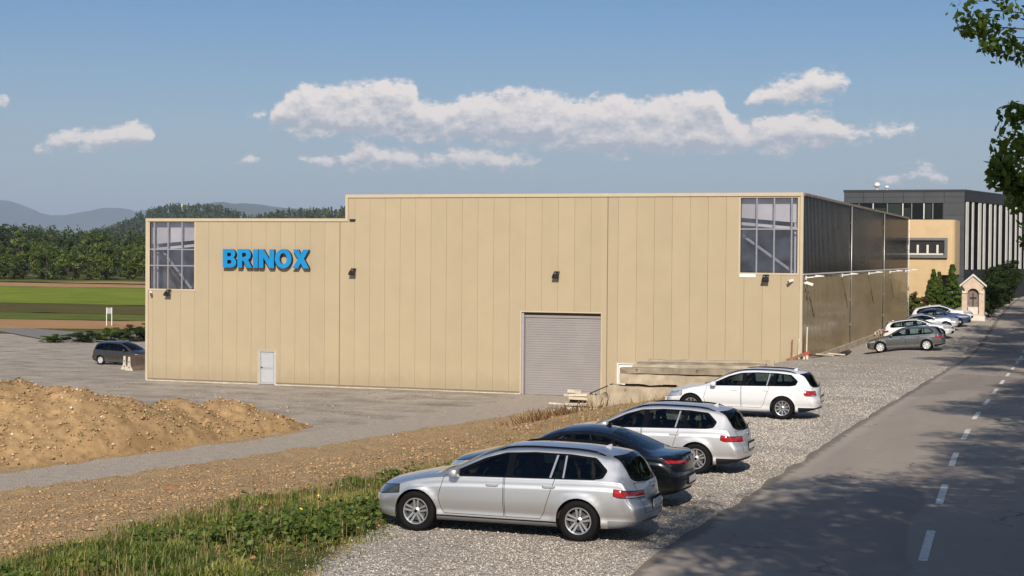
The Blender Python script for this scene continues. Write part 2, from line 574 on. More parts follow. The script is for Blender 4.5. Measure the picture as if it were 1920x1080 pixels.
def ground_material():
    m, nt, b = new_mat('ground')
    L = nt.links.new
    def attr(n):
        a = nt.nodes.new('ShaderNodeAttribute'); a.attribute_name = n; return a.outputs['Fac']
    edge = noise_node(nt, 1.7, 6, .65)
    def cut(a, w=.16, k=.9):
        # ragged border: the soft weight is thresholded against noise
        s = nmath(nt, 'ADD', a, nmath(nt, 'MULTIPLY', nmath(nt, 'SUBTRACT', edge.outputs[0], .5), k))
        return maprange(nt, s, .5 - w, .5 + w)
    n_big = noise_node(nt, .22, 5, .6)
    n_mid = noise_node(nt, 2.3, 6, .65)
    n_fin = noise_node(nt, 17, 4, .7)
    n_peb = noise_node(nt, 42, 3, .6)
    vor = nt.nodes.new('ShaderNodeTexVoronoi'); vor.inputs['Scale'].default_value = 19
    tco = nt.nodes.new('ShaderNodeTexCoord'); L(tco.outputs['Object'], vor.inputs['Vector'])
    # loam of the field
    loam = ramp(nt, n_mid.outputs[0], [(.25, (.38, .245, .115)), (.5, (.52, .35, .178)), (.75, (.62, .44, .25))])
    loam = mixcol(nt, maprange(nt, n_fin.outputs[0], .35, .68), loam, mixcol(nt, .6, loam, (.50, .37, .22)))
    loam = mixcol(nt, maprange(nt, n_fin.outputs[0], .46, .30), loam, (.15, .085, .038))
    # crushed stone of the parking strip
    gv = ramp(nt, vor.outputs['Color'], [(.0, (.46, .40, .335)), (.35, (.60, .53, .455)), (.7, (.70, .635, .555)), (1, (.78, .715, .64))])
    gv = mixcol(nt, maprange(nt, vor.outputs['Distance'], .4, .8, 0, .7), gv, (.17, .145, .12), 'MIX')
    gv = mixcol(nt, maprange(nt, n_big.outputs[0], .4, .75, 0, .4), gv, (.36, .30, .225))
    # compacted grey path
    pa = ramp(nt, n_mid.outputs[0], [(.3, (.52, .45, .375)), (.7, (.66, .58, .49))])
    pa = mixcol(nt, maprange(nt, n_peb.outputs[0], .3, .7, 0, .35), pa, (.40, .345, .285))
    # builders' yard: pale stone dust, darker damp streaks
    yd = ramp(nt, noise_node(nt, .45, 6, .68, stretch=(.8, 1.3, 1)).outputs[0],
              [(.30, (.30, .255, .205)), (.42, (.47, .415, .345)), (.55, (.64, .57, .48)), (.75, (.76, .685, .585))])
    yd = mixcol(nt, maprange(nt, n_fin.outputs[0], .3, .7, 0, .4), yd, (.27, .23, .185))
    pebb = ramp(nt, vor.outputs['Color'], [(.1, (.62, .58, .52)), (.5, (.95, .93, .9)), (.9, (1, 1, 1))])
    yd = mixcol(nt, .6, yd, pebb, 'MULTIPLY')
    yd = mixcol(nt, maprange(nt, noise_node(nt, .8, 6, .7).outputs[0], .55, .70, 0, .6), yd, (.30, .215, .13))
    pa = mixcol(nt, .5, pa, pebb, 'MULTIPLY')
    gs = ramp(nt, n_mid.outputs[0], [(.3, (.06, .075, .018)), (.5, (.11, .12, .032)), (.8, (.25, .18, .085))])
    col = loam
    col = mixcol(nt, cut(attr('yard')), col, yd)
    col = mixcol(nt, cut(attr('path'), .2, .5), col, pa)
    gcut = cut(attr('grass'), .25, 1.1)
    col = mixcol(nt, gcut, col, gs)
    col = mixcol(nt, cut(attr('lot'), .14, .8), col, gv)
    L(col, b.inputs['Base Color'])
    setin(b, Roughness=.95); b.inputs['Specular IOR Level'].default_value = .2
    h = nmath(nt, 'ADD', nmath(nt, 'MULTIPLY', n_fin.outputs[0], 1.0), nmath(nt, 'MULTIPLY', vor.outputs['Distance'], -.8))
    h = nmath(nt, 'ADD', h, nmath(nt, 'MULTIPLY', n_mid.outputs[0], 1.5))
    bump(nt, b, h, 1.0, .08)
    # far out the open country is meadow
    g = nt.nodes.new('ShaderNodeNewGeometry')


ground_material()
build_ground()

# asphalt road on the shelf
m, nt, b = new_mat('asphalt')
n0 = noise_node(nt, .35, 5, .6, stretch=(2.2, .35, 1)); n1 = noise_node(nt, 60, 3, .7); n2 = noise_node(nt, 3.0, 5, .6)
c = ramp(nt, n0.outputs[0], [(.3, (.295, .25, .208)), (.7, (.37, .315, .262))])
c = mixcol(nt, maprange(nt, n2.outputs[0], .45, .75, 0, .35), c, (.39, .335, .28))
c = mixcol(nt, maprange(nt, n1.outputs[0], .5, .75, 0, .5), c, (.36, .315, .265))
tcx = nt.nodes.new('ShaderNodeTexCoord'); sx = nt.nodes.new('ShaderNodeSeparateXYZ'); nt.links.new(tcx.outputs['Object'], sx.inputs[0])
wear = nmath(nt, 'ADD', sx.outputs[0], nmath(nt, 'MULTIPLY', n2.outputs[0], .5))
c = mixcol(nt, maprange(nt, wear, -5.15, -5.45, 0, .45), c, (.42, .37, .31))
c = mixcol(nt, maprange(nt, wear, -5.50, -5.68, 0, .75), c, (.15, .125, .10))      # pale stone dust, then a darker strip at the very edge
# mended patches and fine cracks
pv_ = nt.nodes.new('ShaderNodeTexVoronoi'); pv_.feature = 'DISTANCE_TO_EDGE'; pv_.inputs['Scale'].default_value = .42
wn = noise_node(nt, 1.3, 4, .6); av = nt.nodes.new('ShaderNodeVectorMath'); av.operation = 'MULTIPLY_ADD'
nt.links.new(wn.outputs['Color'], av.inputs[0]); av.inputs[1].default_value = (1.2, 1.2, 0); nt.links.new(tcx.outputs['Object'], av.inputs[2]); nt.links.new(av.outputs[0], pv_.inputs['Vector'])
crack = nmath(nt, 'MULTIPLY', maprange(nt, pv_.outputs['Distance'], .012, .004), maprange(nt, n0.outputs[0], .48, .6))
c = mixcol(nt, nmath(nt, 'MULTIPLY', crack, .7), c, (.05, .045, .04))
pch = noise_node(nt, .16, 2, .4, stretch=(1.5, .6, 1))
c = mixcol(nt, maprange(nt, pch.outputs[0], .60, .62, 0, .28), c, (.11, .10, .095))
trk = nmath(nt, 'ABSOLUTE', nmath(nt, 'SUBTRACT', nmath(nt, 'ABSOLUTE', nmath(nt, 'ADD', sx.outputs[0], 2.95)), 1.6))
trk = nmath(nt, 'ABSOLUTE', nmath(nt, 'SUBTRACT', trk, .72))
c = mixcol(nt, maprange(nt, trk, .35, .05, 0, .16), c, (.30, .275, .245))
nt.links.new(c, b.inputs['Base Color']); setin(b, Roughness=.82); b.inputs['Specular IOR Level'].default_value = .35
bump(nt, b, n1.outputs[0], .35, .01)
simple('road_paint', (.74, .715, .665), .75, var=.2, scale=9, bumpk=.2, bscale=80)
nt = MATS['road_paint'].node_tree; b = [q for q in nt.nodes if q.type == 'BSDF_PRINCIPLED'][0]
wn = noise_node(nt, 14, 5, .75); old = b.inputs['Base Color'].links[0].from_socket
nt.links.new(mixcol(nt, maprange(nt, wn.outputs[0], .55, .68, 0, .8), old, (.20, .18, .16)), b.inputs['Base Color'])


def xshift(y): return float(np.interp(y, [0, 25, 32, 40, 50, 58, 100, 160], [.95, .75, .45, .15, -.05, -.1, -.3, -.4]))


def road_strip(name, x0, x1, y0, y1, dz, mat, nx=6, step=1.5, ragged=0.):
    ys = np.arange(y0, y1 + step * .5, step) if y1 - y0 > step else np.array([y0, y1])
    V, F = [], []
    for j, y in enumerate(ys):
        for i in range(nx + 1):
            x = x0 + (x1 - x0) * i / nx
            x += xshift(y) * (1 if nx == 1 else min(1, i / (nx * .5)))
            if ragged and i in (0,): x += float(vnoise(np.array([y * .8]), np.array([1.5 + i]), 3)[0]) * ragged
            V.append((x, y, float(zroad(y)) + dz))
    for j in range(len(ys) - 1):
        for i in range(nx):
            a = j * (nx + 1) + i
            F.append((a, a + 1, a + nx + 2, a + nx + 1))
    # thickness: a slab edge down on both sides
    k = len(V)
    V += [(V[j * (nx + 1)][0] - .02, V[j * (nx + 1)][1], V[j * (nx + 1)][2] - .07) for j in range(len(ys))] if ragged else []
    if ragged:
        for j in range(len(ys) - 1): F.append((j * (nx + 1), (j + 1) * (nx + 1), k + j + 1, k + j))
    return mesh_obj(name, V, F, mat)


road = road_strip('road', -6.05, .75, -40, 330, .035, 'asphalt', ragged=.16, step=.6)
tag(road, kind='structure')
for i in range(30):
    y0 = 25.25 + (i - 4) * 6.3
    d = road_strip('lane_marking', -3.02, -2.88, y0, y0 + 3.0, .040, 'road_paint', nx=1, step=.75)
    d.parent = road

# ------------------------------------------------------------------ dirt mound on the lower field
simple('mound_soil', (.36, .235, .115), .95, var=.35, scale=2.2, bumpk=.9, bscale=14, detail=7, spec=.15)
m = MATS['mound_soil']; nt = m.node_tree
b = [n for n in nt.nodes if n.type == 'BSDF_PRINCIPLED'][0]
nn = noise_node(nt, 15, 5, .7)
old = b.inputs['Base Color'].links[0].from_socket
c = mixcol(nt, maprange(nt, nn.outputs[0], .55, .72), old, (.47, .33, .185))
c = mixcol(nt, maprange(nt, nn.outputs[0], .44, .27), c, (.14, .085, .04))  # dark specks painted in for the shadows of clods
n5 = noise_node(nt, .55, 6, .7); c = mixcol(nt, maprange(nt, n5.outputs[0], .52, .68, 0, .55), c, (.24, .15, .075))
nt.links.new(c, b.inputs['Base Color'])


def mound_z(x, y):
    # ridge running along the far side of the path, two humps
    ridge = [(-58, 43.5, 3.6, 7.), (-53, 48, 3.6, 6.5), (-48, 52.5, 3.4, 6.2), (-44, 55.5, 3.15, 6.0), (-41.2, 56.5, 2.95, 5.6), (-39.4, 57.5, 2.7, 5.0), (-38.2, 59.3, 2.2, 4.2), (-37.6, 61.2, 1.65, 3.6), (-37.3, 63.2, 1.75, 3.3), (-36.3, 65.5, 1.65, 3.0), (-34.8, 66.4, 1.0, 2.5), (-33.4, 66.8, .55, 1.9)]
    z = np.zeros_like(x)
    for (a, c_, h, r) in ridge:
        d = np.hypot(x - a, (y - c_)) / r
        z = np.maximum(z, h * np.exp(-(d * 1.25) ** 2))
    z = z * (1 + .09 * vnoise(x * .5, y * .5, 4)) + vnoise(x * 1.9, y * 1.9, 5) * .15 * smoothstep(.05, .6, z) + vnoise(x * 4.2, y * 4.2, 2) * .085 * smoothstep(-.1, .3, z)
    z = z - .22 - 1.6 * smoothstep(2.9, 1.7, path_dist(x, y))
    return z


xs = np.arange(-74, -30, .2); ys = np.arange(36, 80, .2)
X, Y = np.meshgrid(xs, ys); Z = mound_z(X, Y)
keep = Z > -.25
idx = np.arange(X.size).reshape(X.shape)
F = np.stack([idx[:-1, :-1], idx[:-1, 1:], idx[1:, 1:], idx[1:, :-1]], -1).reshape(-1, 4)
F = F[keep.ravel()[F].any(1)]
Z = np.maximum(Z, -.4)
used = np.unique(F); remap = -np.ones(X.size, int); remap[used] = np.arange(len(used))
mo = soup('earth_mound', np.stack([X, Y, Z], -1).reshape(-1, 3)[used], remap[F], 'mound_soil', smooth=True)
tag(mo, 'long heap of brown excavated soil beside the grey gravel track', 'soil heap', kind='structure')

# ------------------------------------------------------------------ factory hall
simple('cladding', (.445, .36, .235), .48, var=.035, scale=.6, bumpk=.03, bscale=3, spec=.35)
simple('cladding_trim', (.53, .445, .315), .5, var=.05, scale=1.5, spec=.35)
simple('joint', (.21, .165, .105), .9, var=.1)
simple('concrete_pale', (.56, .50, .41), .9, var=.22, scale=2.5, bumpk=.4, bscale=25)
simple('concrete', (.43, .36, .26), .9, var=.28, scale=1.6, bumpk=.5, bscale=18, detail=7)
simple('concrete_dark', (.27, .225, .165), .92, var=.3, scale=1.8, bumpk=.5, bscale=18)
simple('frame_grey', (.26, .265, .29), .45, var=.06)
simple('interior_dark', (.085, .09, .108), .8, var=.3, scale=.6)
simple('interior_pale', (.62, .58, .575), .7, var=.06, scale=.8)
simple('steel_grey', (.36, .36, .38), .55, var=.08)
simple('shutter', (.30, .275, .265), .5, var=.05, scale=1.0, spec=.4)
simple('door_grey', (.46, .47, .485), .45, var=.04)
simple('black_metal', (.012, .012, .013), .45, var=.2)
simple('white_metal', (.78, .77, .74), .4, var=.06)
simple('letter_blue', (.006, .235, .54), .38, var=.10, scale=1.2)
simple('letter_side', (.008, .012, .028), .5, var=.1)
glass('hall_glass', (.94, .95, 1.0), .94, .04)
simple('zinc', (.50, .49, .47), .4, metal=.6, var=.1)

# the corner lights are slightly milky twin-wall sheet
m = MATS['hall_glass']; nt = m.node_tree
out = [q for q in nt.nodes if q.type == 'OUTPUT_MATERIAL'][0]; old = out.inputs[0].links[0].from_socket
df = nt.nodes.new('ShaderNodeBsdfDiffuse'); df.inputs[0].default_value = (.30, .34, .45, 1)
mx = nt.nodes.new('ShaderNodeMixShader'); nt.links.new(maprange(nt, noise_node(nt, .9, 5, .6).outputs[0], .3, .7, .10, .24), mx.inputs[0])
nt.links.new(old, mx.inputs[1]); nt.links.new(df.outputs[0], mx.inputs[2]); nt.links.new(mx.outputs[0], out.inputs[0])
# each wall panel is a sheet of its own: a shade lighter or darker, faint waves, splash dirt near the ground
m = MATS['cladding']; nt = m.node_tree; b = [q for q in nt.nodes if q.type == 'BSDF_PRINCIPLED'][0]
old = b.inputs['Base Color'].links[0].from_socket
oi = nt.nodes.new('ShaderNodeObjectInfo'); hsv = nt.nodes.new('ShaderNodeHueSaturation')
nt.links.new(maprange(nt, oi.outputs['Random'], 0, 1, .975, 1.025, False), hsv.inputs['Value']); nt.links.new(old, hsv.inputs['Color'])
ge = nt.nodes.new('ShaderNodeNewGeometry'); sz_ = nt.nodes.new('ShaderNodeSeparateXYZ'); nt.links.new(ge.outputs['Position'], sz_.inputs[0])
st = noise_node(nt, 1.4, 5, .65, vec=ge.outputs['Position'], stretch=(1.6, 1, .5))
dd = maprange(nt, nmath(nt, 'ADD', sz_.outputs[2], nmath(nt, 'MULTIPLY', st.outputs[0], -1.6)), .5, -.6, 0, .38)
c = mixcol(nt, dd, hsv.outputs[0], (.30, .235, .15))
rn = noise_node(nt, 2.2, 4, .6, vec=ge.outputs['Position'], stretch=(2.6, 1, .10))
c = mixcol(nt, maprange(nt, rn.outputs[0], .58, .8, 0, .07), c, (.30, .25, .17))
nt.links.new(c, b.inputs['Base Color'])
wv = noise_node(nt, .8, 2, .5, vec=ge.outputs['Position'], stretch=(1.2, 1, .35)); bump(nt, b, wv.outputs[0], .12, .08)

HX0, HX1, HXS, HY, HY1 = -54.85, -14.35, -41.29, 89.2, 146.0
LOWZ, TOPZ = 10.0, 11.41
hall = empty('factory_hall', (HX1, HY, 0), label='long beige factory hall with vertical wall panels, roller gate and a raised right part', cat='factory')


def hpart(mb, name, mat, parent=hall, smooth=False):
    """mesh given in world coordinates, parented under the hall"""
    o = mb.build(name, mat, None, smooth)
    root = parent
    off = Vector((0, 0, 0)); p = parent
    while p is not None: off += p.location; p = p.parent
    me = o.data
    me.transform(Matrix.Translation(-off))
    o.parent = parent
    return o


openings = [(-54.62, -51.49, 5.69, 9.80), (-17.71, -14.60, 7.09, 11.16), (-47.05, -45.94, -.3, 2.05), (-30.29, -25.58, -.3, 4.69), (-24.62, -23.55, -.3, 1.95)]


def cut_rect(x0, x1, z0, z1, holes):
    rects = [(x0, x1, z0, z1)]
    for (a, b_, c_, d_) in holes:
        out = []
        for (p, q, r_, s_) in rects:
            if b_ <= p + .001 or a >= q - .001 or d_ <= r_ + .001 or c_ >= s_ - .001:
                out.append((p, q, r_, s_)); continue
            if a > p: out.append((p, a, r_, s_))
            if b_ < q: out.append((b_, q, r_, s_))
            if c_ > r_: out.append((max(p, a), min(q, b_), r_, c_))
            if d_ < s_: out.append((max(p, a), min(q, b_), d_, s_))
        rects = out
    return [r_ for r_ in rects if r_[1] - r_[0] > .02 and r_[3] - r_[2] > .02]


# carrier wall behind the panels (closed box with holes)
w = MB()
for (a, b_, c_, d_) in cut_rect(HX0 + .1, HXS, 0.05, LOWZ - .1, openings) + cut_rect(HXS, HX1 - .12, 0.05, TOPZ - .1, openings):
    w.box(a, b_, HY + .062, HY + .22, c_, d_)
hpart(w, 'front_wall', 'joint')
# wall panels, one by one
cols = []
edges = [-54.72, -54.40] + list(np.linspace(-53.44, -41.71, 13))
edges2 = list(np.linspace(-41.71, -25.23, 18))
edges3 = [-25.23, -24.62] + list(np.linspace(-23.55, -14.47, 10))
G = .006
for grp, xa_gap in ((edges, 0), (edges2, .02), (edges3, .02)):
    for i in range(len(grp) - 1):
        a, b_ = grp[i] + G, grp[i + 1] - G
        if i == 0: a += xa_gap
        mid = (a + b_) / 2
        parts = []
        if b_ <= HXS: spans = [(a, b_, LOWZ - .16)]
        elif a >= HXS: spans = [(a, b_, TOPZ - .17)]
        else: spans = [(a, HXS + .12, LOWZ - .16), (HXS + .12, b_, TOPZ - .17)]
        for (p, q, top) in spans:
            for (c0, c1, z0, z1) in cut_rect(p, q, .14, top, openings):
                hpart(MB().box(c0, c1, HY - .012, HY + .058, z0, z1), 'wall_panel', 'cladding')
# roof edge trim, corner trims, base flashing
t = MB(); t.box(HX0 - .05, HXS - .062, HY - .07, HY + .35, LOWZ - .15, LOWZ + .03); hpart(t, 'roof_trim', 'cladding_trim')
t = MB(); t.box(HXS - .06, HX1 + .05, HY - .07, HY + .35, TOPZ - .16, TOPZ + .03); hpart(t, 'roof_trim', 'cladding_trim')
t = MB(); t.box(HXS - .06, HXS + .11, HY - .066, HY + .3, LOWZ - .15, TOPZ - .162); hpart(t, 'corner_trim', 'cladding_trim')
t = MB(); t.box(HX0 - .05, HX0 + .12, HY - .06, HY + .3, .05, LOWZ - .152); hpart(t, 'corner_trim', 'cladding_trim')
t = MB(); t.box(HX1 - .11, HX1 + .05, HY - .06, HY + .12, .9, TOPZ - .162); hpart(t, 'corner_trim', 'cladding_trim')
for (a, b_) in ((HX0 + .13, -47.13), (-45.86, -30.37), (-25.50, -24.70), (-23.47, HX1 - .12)):
    t = MB(); t.box(a, b_, HY - .05, HY + .05, .06, .135); hpart(t, 'base_flashing', 'joint')
for x in (-41.71, -25.23):
    t = MB(); t.box(x - .022, x + .022, HY - .022, HY + .055, .15, (LOWZ if x < HXS else TOPZ) - .18); hpart(t, 'expansion_joint', 'joint')
for (a, b_) in ((HX0 + .02, -47.07), (-45.92, -30.31), (-25.56, -24.64), (-23.53, HX1 - .05)):
    t = MB(); t.box(a, b_, HY - .10, HY + .3, -.6, .055); hpart(t, 'plinth', 'concrete_pale')
# roof slabs, floor, back and left walls
t = MB(); t.box(HX0, HXS, HY + .36, HY1, LOWZ - .25, LOWZ - .02); hpart(t, 'roof', 'zinc')
t = MB(); t.box(HXS + .01, HX1 - .15, HY + .36, HY1, TOPZ - .25, TOPZ - .02); hpart(t, 'roof', 'zinc')
t = MB(); t.box(HXS - .05, HXS + .008, HY + .37, HY1, LOWZ - .02, TOPZ); hpart(t, 'roof_step_wall', 'cladding')
t = MB(); t.box(HX0, HX0 + .15, HY + .31, HY1, 0, LOWZ - .26); hpart(t, 'left_wall', 'cladding')
t = MB(); t.box(HX0 + .16, HX1 - .16, HY1 - .2, HY1, 0, LOWZ - .26).box(HXS + .02, HX1 - .16, HY1 - .2, HY1, LOWZ - .25, TOPZ - .26); hpart(t, 'back_wall', 'cladding')
t = MB(); t.box(HX0 + .16, HX1 - .3, HY + .3, HY1 - .3, -.3, .02); hpart(t, 'hall_floor', 'concrete_dark')
# dark fittings that one sees through the corner windows
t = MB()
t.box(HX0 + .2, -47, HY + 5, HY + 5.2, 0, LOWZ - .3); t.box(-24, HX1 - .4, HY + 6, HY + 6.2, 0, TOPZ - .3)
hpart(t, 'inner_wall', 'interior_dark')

# corner windows: frame, mullions, panes, the pale roof truss and the brace behind
def corner_window(x0, x1, z0, z1, vx, hz, truss, brace):
    fr = MB(); k = .07
    fr.box(x0 - .11, x0, HY - .035, HY + .10, z0 - .11, z1 + .02).box(x1, x1 + .09, HY - .034, HY + .10, z0 - .11, z1 + .02)
    fr.box(x0 - .0, x1 + .0, HY - .033, HY + .10, z0 - .11, z0)
    f = hpart(fr, 'window_frame', 'cladding_trim')
    xs_ = [x0] + vx + [x1]
    zs_ = [z0] + hz + [z1]
    for i, x in enumerate(vx):
        mb = MB().box(x - .04, x + .04, HY + .01, HY + .09, z0, z1); o = hpart(mb, 'mullion', 'frame_grey', f)
    for z in hz:
        for i in range(len(xs_) - 1):
            a = xs_[i] + (.042 if i else 0); b2 = xs_[i + 1] - (.042 if i < len(xs_) - 2 else 0)
            o = hpart(MB().box(a, b2, HY + .014, HY + .086, z - .04, z + .04), 'transom', 'frame_grey', f)
    for i in range(len(xs_) - 1):
        for j in range(len(zs_) - 1):
            mb = MB()
            a, b2, c0, c1 = xs_[i] + .035, xs_[i + 1] - .035, zs_[j] + .035, zs_[j + 1] - .035
            mb.add([(a, HY + .05, c0), (b2, HY + .05, c0), (b2, HY + .05, c1), (a, HY + .05, c1)], [(0, 1, 2, 3)])
            hpart(mb, 'pane', 'hall_glass', f)
    (ya, za), (yb, zb) = truss
    mb = MB(); mb.prism([(x0 - .2, za), (x1 + .1, zb), (x1 + .1, z1 + .1), (x0 - .2, z1 + .1)], HY + .45, HY + .55)
    hpart(mb, 'roof_lining', 'interior_pale')
    mb = MB(); mb.prism([(x0 - .2, za - .40), (x1 + .1, zb - .40), (x1 + .1, zb - .24), (x0 - .2, za - .24)], HY + .36, HY + .44)
    hpart(mb, 'roof_beam', 'interior_pale')
    mb = MB(); mb.bar((brace[0], HY + .7, brace[1]), (brace[2], HY + .7, brace[3]), .10, .13); hpart(mb, 'brace', 'steel_grey')
    for x in (x0 + .35, x1 - .25):
        pass


corner_window(-54.62, -51.49, 5.69, 9.80, [-54.33, -53.36, -52.38], [7.12, 8.12], ((0, 8.42), (0, 8.72)), (-54.3, 8.2, -52.1, 5.7))
corner_window(-17.71, -14.60, 7.09, 11.16, [-16.83, -15.88, -14.93], [9.46], ((0, 10.10), (0, 9.80)), (-17.7, 9.1, -14.95, 7.15))
hpart(MB().box(-14.86, -14.66, HY + .5, HY + .65, 7.0, 11.1), 'steel_column', 'interior_pale')
hpart(MB().box(-54.55, -54.36, HY + .5, HY + .65, 5.6, 9.8), 'steel_column', 'interior_pale')

# personnel doors
def personnel_door(x0, x1, z1, half=False):
    t = MB()
    t.box(x0, x0 + .07, HY - .0, HY + .12, .0, z1).box(x1 - .07, x1, HY - .0, HY + .12, .0, z1).box(x0 + .07, x1 - .07, HY - .0, HY + .12, z1 - .07, z1)
    d = hpart(MB().box(x0 + .08, x1 - .08, HY + .06, HY + .11, .02, z1 - .08), 'door', 'white_metal' if half else 'door_grey')
    hpart(t, 'door_frame', 'white_metal' if half else 'door_grey', d)
    if not half:
        for (a, b2) in ((.12, .92), (1.02, z1 - .2)):
            hpart(MB().box(x0 + .16, x1 - .16, HY + .045, HY + .058, a, b2), 'door_panel', 'door_grey', d)
            e = MB(); e.box(x0 + .14, x0 + .157, HY + .04, HY + .058, a - .02, b2 + .02).box(x1 - .157, x1 - .14, HY + .04, HY + .058, a - .02, b2 + .02)
            e.box(x0 + .16, x1 - .16, HY + .04, HY + .058, b2 + .003, b2 + .02).box(x0 + .16, x1 - .16, HY + .04, HY + .058, a - .02, a - .003)
            hpart(e, 'door_moulding', 'steel_grey', d)
        hpart(MB().box(x0 + .13, x0 + .15, HY + .02, HY + .04, .95, 1.1).box(x0 + .13, x0 + .25, HY + .0, HY + .02, 1.03, 1.06), 'handle', 'black_metal', d)
    e = MB(); e.box(x0 - .07, x0 - .004, HY - .03, HY + .05, .04, z1 + .05).box(x1 + .004, x1 + .07, HY - .03, HY + .05, .04, z1 + .05).box(x0 - .004, x1 + .004, HY - .03, HY + .05, z1 + .004, z1 + .05)
    hpart(e, 'door_reveal_trim', 'cladding_trim', d)
    return d


personnel_door(-47.05, -45.94, 2.05)
personnel_door(-24.62, -23.55, 1.95, True)

# roller gate
gx0, gx1, gz = -30.29, -25.58, 4.69
g = hpart(MB().box(gx0 + .12, gx1 - .02, HY + .30, HY + .33, -.05, gz), 'roller_gate', 'joint')
n = 32; hh = (gz - .30) / n
for i in range(n):
    z = -.02 + i * hh
    p = [(HY + .262, z + .002), (HY + .253, z + .014), (HY + .25, z + hh * .5), (HY + .253, z + hh - .014), (HY + .262, z + hh - .002), (HY + .30, z + hh - .002), (HY + .30, z + .002)]
    sl = MB().prism(p, gx0 + .16, gx1 - .03, axis='x'); hpart(sl, 'slat', 'shutter', g)
hpart(MB().box(gx0 + .13, gx1 - .01, HY + .2, HY + .3, gz - .30, gz - .15), 'gate_head', 'shutter', g)
hpart(MB().box(gx0, gx0 + .12, HY + .05, HY + .3, 0, gz), 'gate_rail', 'steel_grey', g)
e = MB(); e.box(gx0 - .08, gx0 - .004, HY - .04, HY + .06, .04, gz + .07).box(gx1 + .004, gx1 + .08, HY - .04, HY + .06, .04, gz + .07).box(gx0 - .004, gx1 + .004, HY - .04, HY + .06, gz + .004, gz + .07)
hpart(e, 'gate_trim', 'cladding_trim', g)

# long side: ribbed sheet below, glossy translucent sheet above, three bays
m, nt, b = new_mat('side_sheet')
n0 = noise_node(nt, .5, 5, .6, stretch=(1, .35, 2.2))
nt.links.new(ramp(nt, n0.outputs[0], [(.3, (.25, .20, .125)), (.7, (.33, .265, .165))]), b.inputs['Base Color'])
setin(b, Roughness=.15, Metallic=.45); b.inputs['Specular IOR Level'].default_value = .7
bump(nt, b, noise_node(nt, 1.1, 3, .6, stretch=(1, 1, .6)).outputs[0], .2, .05)
m, nt, b = new_mat('side_glazing')
n0 = noise_node(nt, .6, 5, .6, stretch=(1, .4, 2))
nt.links.new(ramp(nt, n0.outputs[0], [(.3, (.010, .0095, .009)), (.7, (.020, .018, .016))]), b.inputs['Base Color'])
setin(b, Roughness=.16); b.inputs['Specular IOR Level'].default_value = .38
bump(nt, b, noise_node(nt, 1.3, 3, .6, stretch=(1, 1, .4)).outputs[0], .12, .04)
ybays = [HY + .14, 108.7, 127.3, HY1]
for bay in range(3):
    y0, y1 = ybays[bay] + (.0 if bay == 0 else .07), ybays[bay + 1] - .07
    for (z0, z1, mt, nm, pitch, dep) in ((2.42, 6.98, 'side_sheet', 'side_panel', .5, .035), (7.06, TOPZ - .12, 'side_glazing', 'side_glazing', .5, .03)):
        prof = []
        y = y0
        while y < y1 - .01:
            for (f_, d_) in ((0, 0), (.30, 0), (.36, dep), (.64, dep), (.70, 0)):
                yy = y + f_ * pitch
                if yy < y1: prof.append((yy, HX1 - .02 + d_))
            y += pitch
        prof.append((y1, HX1 - .02))
        V = [(x, y_, z0) for y_, x in prof] + [(x, y_, z1) for y_, x in prof]
        k = len(prof)
        hpart(MB().add(V, [(i, i + 1, i + 1 + k, i + k) for i in range(k - 1)]), nm, mt)
hpart(MB().box(HX1 - .25, HX1 - .08, HY + .13, HY1, 0, TOPZ - .13), 'side_wall', 'interior_dark')
hpart(MB().box(HX1 - .15, HX1 + .08, HY + .36, HY1 + .02, TOPZ - .12, TOPZ + .02), 'side_roof_trim', 'concrete_dark')
hpart(MB().box(HX1 - .05, HX1 + .07, HY + .15, HY1, 6.985, 7.055), 'side_rail', 'white_metal')
for y in (108.7, 127.3, HY1 - .02):
    d = MB().tube([(HX1 + .07, y, 2.3), (HX1 + .07, y, TOPZ - .14)], .034, 10)
    o = hpart(d, 'downpipe', 'zinc' if y < 140 else 'white_metal', smooth=True)
    for z in (3.6, 5.2, 6.6, 8.6, 10.2): hpart(MB().cbox((HX1 + .05, y, z), (.12, .11, .05)), 'pipe_clip', 'zinc', o)
hpart(MB().box(HX1 - .06, HX1 + .14, HY + .14, HY1, 2.02, 2.40), 'base_beam', 'concrete')
hpart(MB().box(HX1 - .3, HX1 - .07, HY + .14, HY1, -.3, 2.38), 'side_footing', 'concrete')

